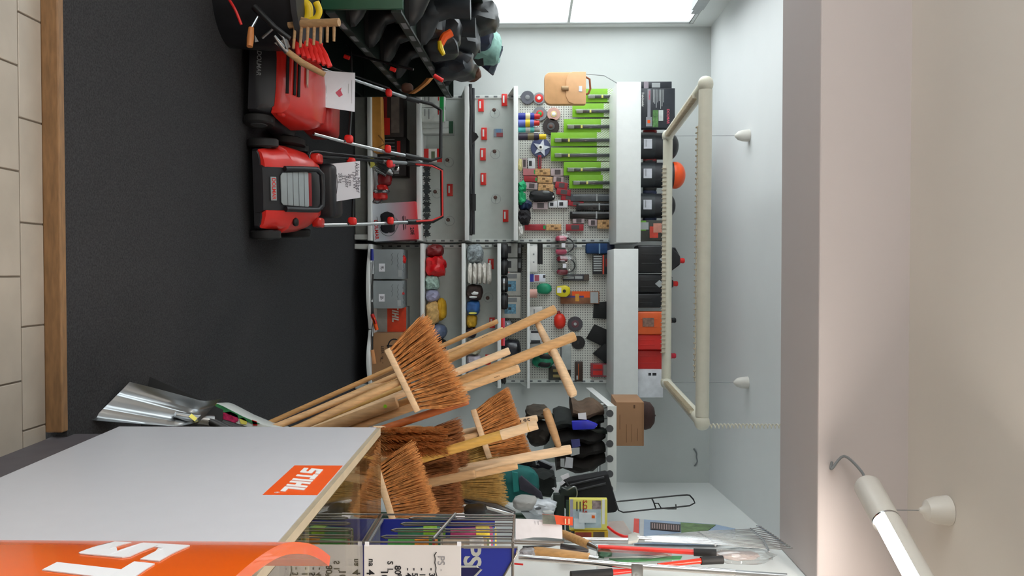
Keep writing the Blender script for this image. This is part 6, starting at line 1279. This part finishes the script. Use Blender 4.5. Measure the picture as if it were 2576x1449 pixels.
# plastic-wrapped blades and white goods beside the rack
t = thing('wrapped_tool', 'long black tool wrapped in clear plastic between besom and rack', 'package', at(1150, 1275, 3.2))
q = [at(1152, 1262, 3.2), at(1170, 1256, 3.2), at(1250, 1268, 3.25), at(1298, 1290, 3.25), at(1282, 1302, 3.25), at(1160, 1280, 3.2)]
b = NB(); wprism(b, q, (0, .02, 0)); obj('blade', b, mat('#24252c', .2, var=.4), t, bevel=.004)
b = NB(); tube(b, [at(1156, 1270, 3.18), at(1220, 1276, 3.2), at(1292, 1296, 3.22)], .006, 8); obj('steel_edge', b, CHROME, t)
b = NB(); wprism(b, [p+Vector((-.006, -.012, -.006)) for p in q], (0, .045, 0)); obj('plastic_wrap', b, CLEAR, t)
plate('white_label_card', 'white card edge sticking up beside the wrapped black tool', 'card', ((1143, 1292), (1168, 1292), (1170, 1305), (1150, 1306)), 3.0, PAPER)
soft('black_bundle', 'black bundle under the wrapped tool next to the rack', 'bundle', (1165, 1222, 1282, 1306), 3.05, .1, BLACK, seed=12)
soft('grey_bag', 'pale grey cloth bag below the teal trousers', 'bag', (1290, 1352, 1258, 1290), 4.3, .15, mat('#a8a6a2', .7, var=.1), seed=13, amp=.15)
soft('white_hose_pack', 'white hose fittings in clear bag beside the green rack', 'package', (1330, 1400, 1266, 1300), 4.31, .12, mat('#c9ced4', .25, var=.25), seed=14, amp=.3, parts=(('dark_part', -.2, -.4, .2, .3, DGREY), ('white_ring', .3, .4, .3, .4, WHITE)))
plate('white_box_lid', 'white box lid under the hose fittings', 'box', ((1310, 1288), (1392, 1290), (1396, 1310), (1330, 1312)), 4.37, mat('#d3d8de', .5), .05, bevel=.003)
# white card stand and orange card on the rack top
YC = 2.34
t = thing('card_holder', 'white card in a wire holder on top of the seed rack', 'sign', at(1297, 1330, YC))
q = [at(1297, 1305, YC), at(1364, 1308, YC), at(1414, 1322, YC), at(1415, 1356, YC), at(1372, 1352, YC-.01), at(1342, 1352, YC-.01), at(1297, 1358, YC)]
b = NB(); wprism(b, q, (0, .002, 0)); obj('card', b, mat('#dedbe0', .65), t)
for px0, py0, py1 in ((1346, 1312, 1342), (1354, 1312, 1342), (1366, 1324, 1336), (1374, 1324, 1336)):
    b = NB(); p = at(px0, py0, YC-.0015); p2_ = at(px0, py1, YC-.0015); box(b, (p.x, YC-.002, p.z), (p2_.x, YC, p.z+.0012)); obj('print_line', b, mat('#a9a6ad', .6), t)
b = NB(); tube(b, [at(1292, 1360, YC), at(1414, 1364, YC), at(1418, 1362, YC)], .004, 8); tube(b, [at(1292, 1366, YC+.01), at(1410, 1370, YC+.01)], .0035, 8); obj('holder_wire', b, WIRE, t)
t = thing('orange_seed_card', 'orange seed card with landscape photo above the white card', 'card', at(1365, 1308, YC))
q = [at(1364, 1293, YC-.006), at(1441, 1301, YC-.006), at(1441, 1322, YC-.006), at(1365, 1317, YC-.006)]
b = NB(); wprism(b, q, (0, .002, 0)); obj('card', b, mat('#d9502c', .5, var=.04), t)
b = NB(); wprism(b, [p+Vector((0, -.001, 0)) for p in (q[0], q[0]*.6+q[1]*.4, q[3]*.55+q[2]*.45, q[3])], (0, -.001, 0)); obj('landscape_photo', b, mat('#6b6f66', .5, var=.4, scale=40), t)
for px in (1421, 1430):
    b = NB(); p = at(px, 1305, YC-.008); p2_ = at(px, 1318, YC-.008); box(b, (p.x, YC-.009, p.z), (p2_.x, YC-.008, p.z+.003)); obj('print_line', b, mat('#e8d8b0', .5), t)
# ================================================================== TOOLS ON THE PIER
XW = .985
def X3(px, py, dx=0.): return onx(px, py, XW+dx)
# leaf rake
t = thing('leaf_rake', 'silver adjustable leaf rake with fanned tines hanging on the pier', 'rake', X3(1480, 1360))
b = NB(); tube(b, [X3(1420, 1357), X3(1592, 1360)], .010, 10); obj('handle', b, CHROME, t)
b = NB(); wprism(b, [X3(1580, 1352), X3(1596, 1346), X3(1610, 1350), X3(1604, 1366), X3(1580, 1370)], (-.012, 0, 0)); obj('bracket', b, mat('#c9c8c0', .4), t, bevel=.003)
b = NB(); tube(b, [X3(1604, 1356), X3(1640, 1358)], [.014, .010], 10); obj('slider', b, CHROME, t)
ends = [(1868+i*5.5, 1333+i*3.9) for i in range(14)]
for i, (px, py) in enumerate(ends):
    s = X3(1622, 1350+i*.9); e_ = X3(px+22, py-2); d_ = (e_-s); tip = e_+d_.normalized()*.045+Vector((.0, .02, .004))
    b = NB(); tube(b, [s, s+d_*.5+Vector((-.004, 0, 0)), e_, tip, tip+Vector((.006, .03, -.012))], .0021, 6); obj('tine', b, CHROME, t)
b = NB(); tube(b, [X3(1760, 1341), X3(1790, 1362), X3(1800, 1372)], .004, 6); obj('spreader', b, STEEL, t)
b = NB(); tube(b, [X3(1888, 1330), X3(1922, 1360), X3(1935, 1388)], .004, 6); obj('spreader', b, STEEL, t)
# boxed garden shear
t = thing('boxed_saw', 'long blue and red boxed pruning tool behind the leaf rake', 'package', X3(1600, 1320, .04))
def boxq(pts, dx, th, m, nm):
    b = NB(); wprism(b, [X3(px, py, dx) for px, py in pts], (th, 0, 0)); return obj(nm, b, m, t)
boxq(((1596, 1305), (1800, 1319), (1850, 1330), (1800, 1352), (1594, 1348)), .025, .03, mat('#7f93ac', .5, var=.1), 'carton')
boxq(((1595, 1304), (1608, 1305), (1607, 1345), (1593, 1343)), .022, .002, mat('#c2392c', .5), 'red_end')
boxq(((1610, 1306), (1620, 1307), (1619, 1348), (1609, 1347)), .022, .002, LGREY, 'grey_band')
boxq(((1636, 1313), (1712, 1319), (1712, 1337), (1636, 1331)), .022, .002, mat('#241a1c', .4), 'dark_window')
for k in range(12): boxq(((1640+6*k, 1316+.5*k), (1642+6*k, 1316+.5*k), (1642+6*k, 1329+.5*k), (1640+6*k, 1329+.5*k)), .020, .001, mat('#a08a88', .4), 'blade_tooth')
boxq(((1712, 1314), (1800, 1320), (1770, 1342), (1714, 1340)), .022, .002, mat('#4f6b3e', .5, var=.5, scale=30), 'leaf_photo')
# red bent pipe
b = NB(); tube(b, cr([X3(1530, 1326), X3(1548, 1340), X3(1568, 1349), X3(1586, 1350)]), .0055, 10); tag(obj('red_pipe', b, BRED), 'short bent red pipe beside the leaf rake bracket', 'pipe')
# hedge shears with wooden handles
t = thing('hedge_shears', 'hedge shears with two tan wooden handles hanging on the pier', 'shears', X3(1345, 1390))
h1, h2 = X3(1413, 1341, -.03), X3(1482, 1371, -.03); b = NB(); tube(b, [h1, h1+(h2-h1)*.1, h1+(h2-h1)*.6, h2], [.012, .0145, .0155, .0145], 14); obj('wooden_handle', b, WOOD2, t)
b = NB(); tube(b, [h2, X3(1506, 1382, -.03)], [.0125, .0085], 12); obj('ferrule', b, STEEL, t)
g1, g2 = X3(1343, 1386, -.04), X3(1482, 1403, -.04); b = NB(); tube(b, [g1, g1+(g2-g1)*.05, g1+(g2-g1)*.6, g2], [.013, .0155, .0165, .0155], 14); obj('wooden_handle', b, WOOD2, t)
b = NB(); tube(b, [g2, X3(1506, 1406, -.04)], [.010, .008], 12); obj('ferrule', b, CHROME, t)
b = NB(); blob(b, X3(1522, 1392, -.03), (.012, .028, .024), amp=.2, seed=3); obj('pivot', b, mat('#2c5a3e', .5), t)
b = NB(); wprism(b, [X3(1520, 1384, -.03), X3(1640, 1386, -.03), X3(1680, 1394, -.03), X3(1640, 1398, -.03), X3(1520, 1402, -.03)], (.004, 0, 0)); obj('blade', b, CHROME, t)
b = NB(); wprism(b, [X3(1520, 1400, -.025), X3(1640, 1402, -.025), X3(1685, 1396, -.025), X3(1640, 1394, -.025)], (.004, 0, 0)); obj('blade', b, STEEL, t)
b = NB(); wprism(b, [X3(1500, 1376, -.045), X3(1690, 1384, -.045), X3(1690, 1404, -.045), X3(1500, 1412, -.045)], (.03, 0, 0)); obj('plastic_sleeve', b, CLEAR, t)
b = NB(); wprism(b, [X3(1532, 1405, -.02), X3(1680, 1398, -.02), X3(1716, 1398, -.02), X3(1712, 1406, -.02), X3(1560, 1413, -.02)], (.003, 0, 0)); obj('green_card', b, mat('#3f9a55', .5, var=.2), t)
# red loppers
def lopper(lb, a, c_, g, dx, m=RED):
    t = thing('lopper', lb, 'lopper', X3(*a, dx))
    b = NB(); tube(b, [X3(*a, dx), X3(*c_, dx)], [.0065, .009], 12); obj('tube_handle', b, m, t)
    b = NB(); tube(b, [X3(*c_, dx), X3(*g, dx)], [.0125, .0135], 14); obj('grip', b, RUBBER, t)
    return t
t = lopper('lopper arm with red tube and black grip above its twin', (1505, 1375), (1745, 1389), (1802, 1392), -.05, mat('#e03a30', .3))
t = lopper('lopper arm with red tube and black grip below its twin', (1655, 1422), (1763, 1411), (1818, 1408), -.05, mat('#e2341e', .3))
t = lopper('short red lopper with black grip at the right picture edge', (1610, 1434), (1540, 1440), (1436, 1448), -.06, mat('#d8281e', .3))
t = thing('crumpled_bag', 'crumpled clear plastic bag at the end of the lopper grips', 'bag', X3(1800, 1395, -.03))
b = NB(); blob(b, X3(1868, 1398, -.03), (.02, .05, .10), amp=.3, seed=4, p=2.6); obj('film', b, CLEAR, t)
b = NB(); blob(b, X3(1850, 1396, -.02), (.012, .03, .07), amp=.35, seed=6, p=2.6); obj('card', b, mat('#b3a7a4', .4, var=.3), t)
# chrome telescopic pole
t = thing('telescopic_pole', 'long chrome telescopic pole running up the pier', 'pole', X3(1306, 1405, -.08))
b = NB(); tube(b, [X3(1306, 1402, -.08), X3(1600, 1424, -.08), X3(1850, 1440, -.08)], .0095, 12); obj('outer_tube', b, CHROME, t)
b = NB(); tube(b, [X3(1850, 1440, -.08), X3(1980, 1449, -.08)], .0075, 12); obj('inner_tube', b, STEEL, t)
b = NB(); wprism(b, [X3(1588, 1417, -.095), X3(1618, 1420, -.095), X3(1618, 1455, -.095), X3(1590, 1455, -.095)], (.02, 0, 0)); obj('clamp', b, mat('#8e8880', .35, .7), t, bevel=.003)
b = NB(); tube(b, [X3(1600, 1446, -.10), X3(1601, 1446, -.105)], .004, 8); obj('screw', b, CHROME, t)
t = thing('dark_grip', 'flat dark handle hanging behind the two wooden shear handles', 'handle', X3(1410, 1372))
b = NB(); wprism(b, [X3(1409, 1366, .0), X3(1460, 1372, .0), X3(1482, 1380, .0), X3(1410, 1384, .0)], (.015, 0, 0)); obj('grip', b, mat('#332c30', .5), t, bevel=.004)
b = NB(); tube(b, [X3(1315, 1376, .0), X3(1380, 1374, .0), X3(1410, 1368, .0)], .004, 6); obj('cord', b, BLACK, t)
soft('clear_bag', 'clear bag with dark fittings at the foot of the shears', 'bag', (1308, 1345, 1386, 1406), 2.75, .05, mat('#8d8c90', .25, var=.5), seed=8, amp=.25)
b = NB(); tube(b, [X3(1294, 1418, -.1), X3(1316, 1420, -.1)], .003, 6); tag(obj('red_pen', b, RED), 'thin red and black rod beside the blue sign corner', 'rod')

# cardboard box and cap on the garment shelf
zc0 = zf1; 
t = pk('cardboard_box', 'brown cardboard box on top of the white garment shelf', 'box', (1551, 1620, 1012, 1122), YG+.02, .32, mat('#9b7555', .8, var=.06, scale=6), (('printed_mark', .06, .14, .62, .68, mat('#5c4028', .7)), ('printed_line', .28, .62, .12, .14, mat('#6b4a30', .7)), ('printed_line', .50, .90, .55, .57, mat('#7d5a3c', .7)), ('printed_line', .50, .92, .36, .38, mat('#7d5a3c', .7)), ('printed_line', .60, .88, .76, .78, mat('#7d5a3c', .7)), ('flap_seam', 0, 1, .965, .972, mat('#7a5a40', .7))), zb=zc0)
zc1 = at(1620, 1067, YG+.02).z
t = thing('peaked_cap', 'dark brown peaked cap lying on the cardboard box', 'cap', (at(1630, 1050, YG+.15).x, YG+.15, zc1))
c_ = at(1635, 1045, YG+.15); M = Matrix.Translation((c_.x, YG+.15, zc1))
b = NB(); lathe(b, [(.085, 0), (.088, .025), (.080, .055), (.05, .078), (0, .085)], M, 22); obj('crown', b, mat('#3a2622', .85, var=.25), t)
b = NB(); pts = [(.06*math.cos(a*.3-.75)+.03+.055*math.cos(a*.3-.75), .085*math.sin(a*.3-.75)) for a in range(6)]; prism(b, [(.03, .06)]+pts[::-1]+[(.03, -.06)], M @ Matrix.Translation((.02, 0, .012)) @ Matrix.Rotation(math.radians(8), 4, 'Y'), .006); obj('peak', b, mat('#1d1416', .8, var=.2), t)
b = NB(); blob(b, (c_.x, YG+.15, zc1+.085), (.006, .006, .004), amp=0); obj('button', b, mat('#3a2622', .85), t)
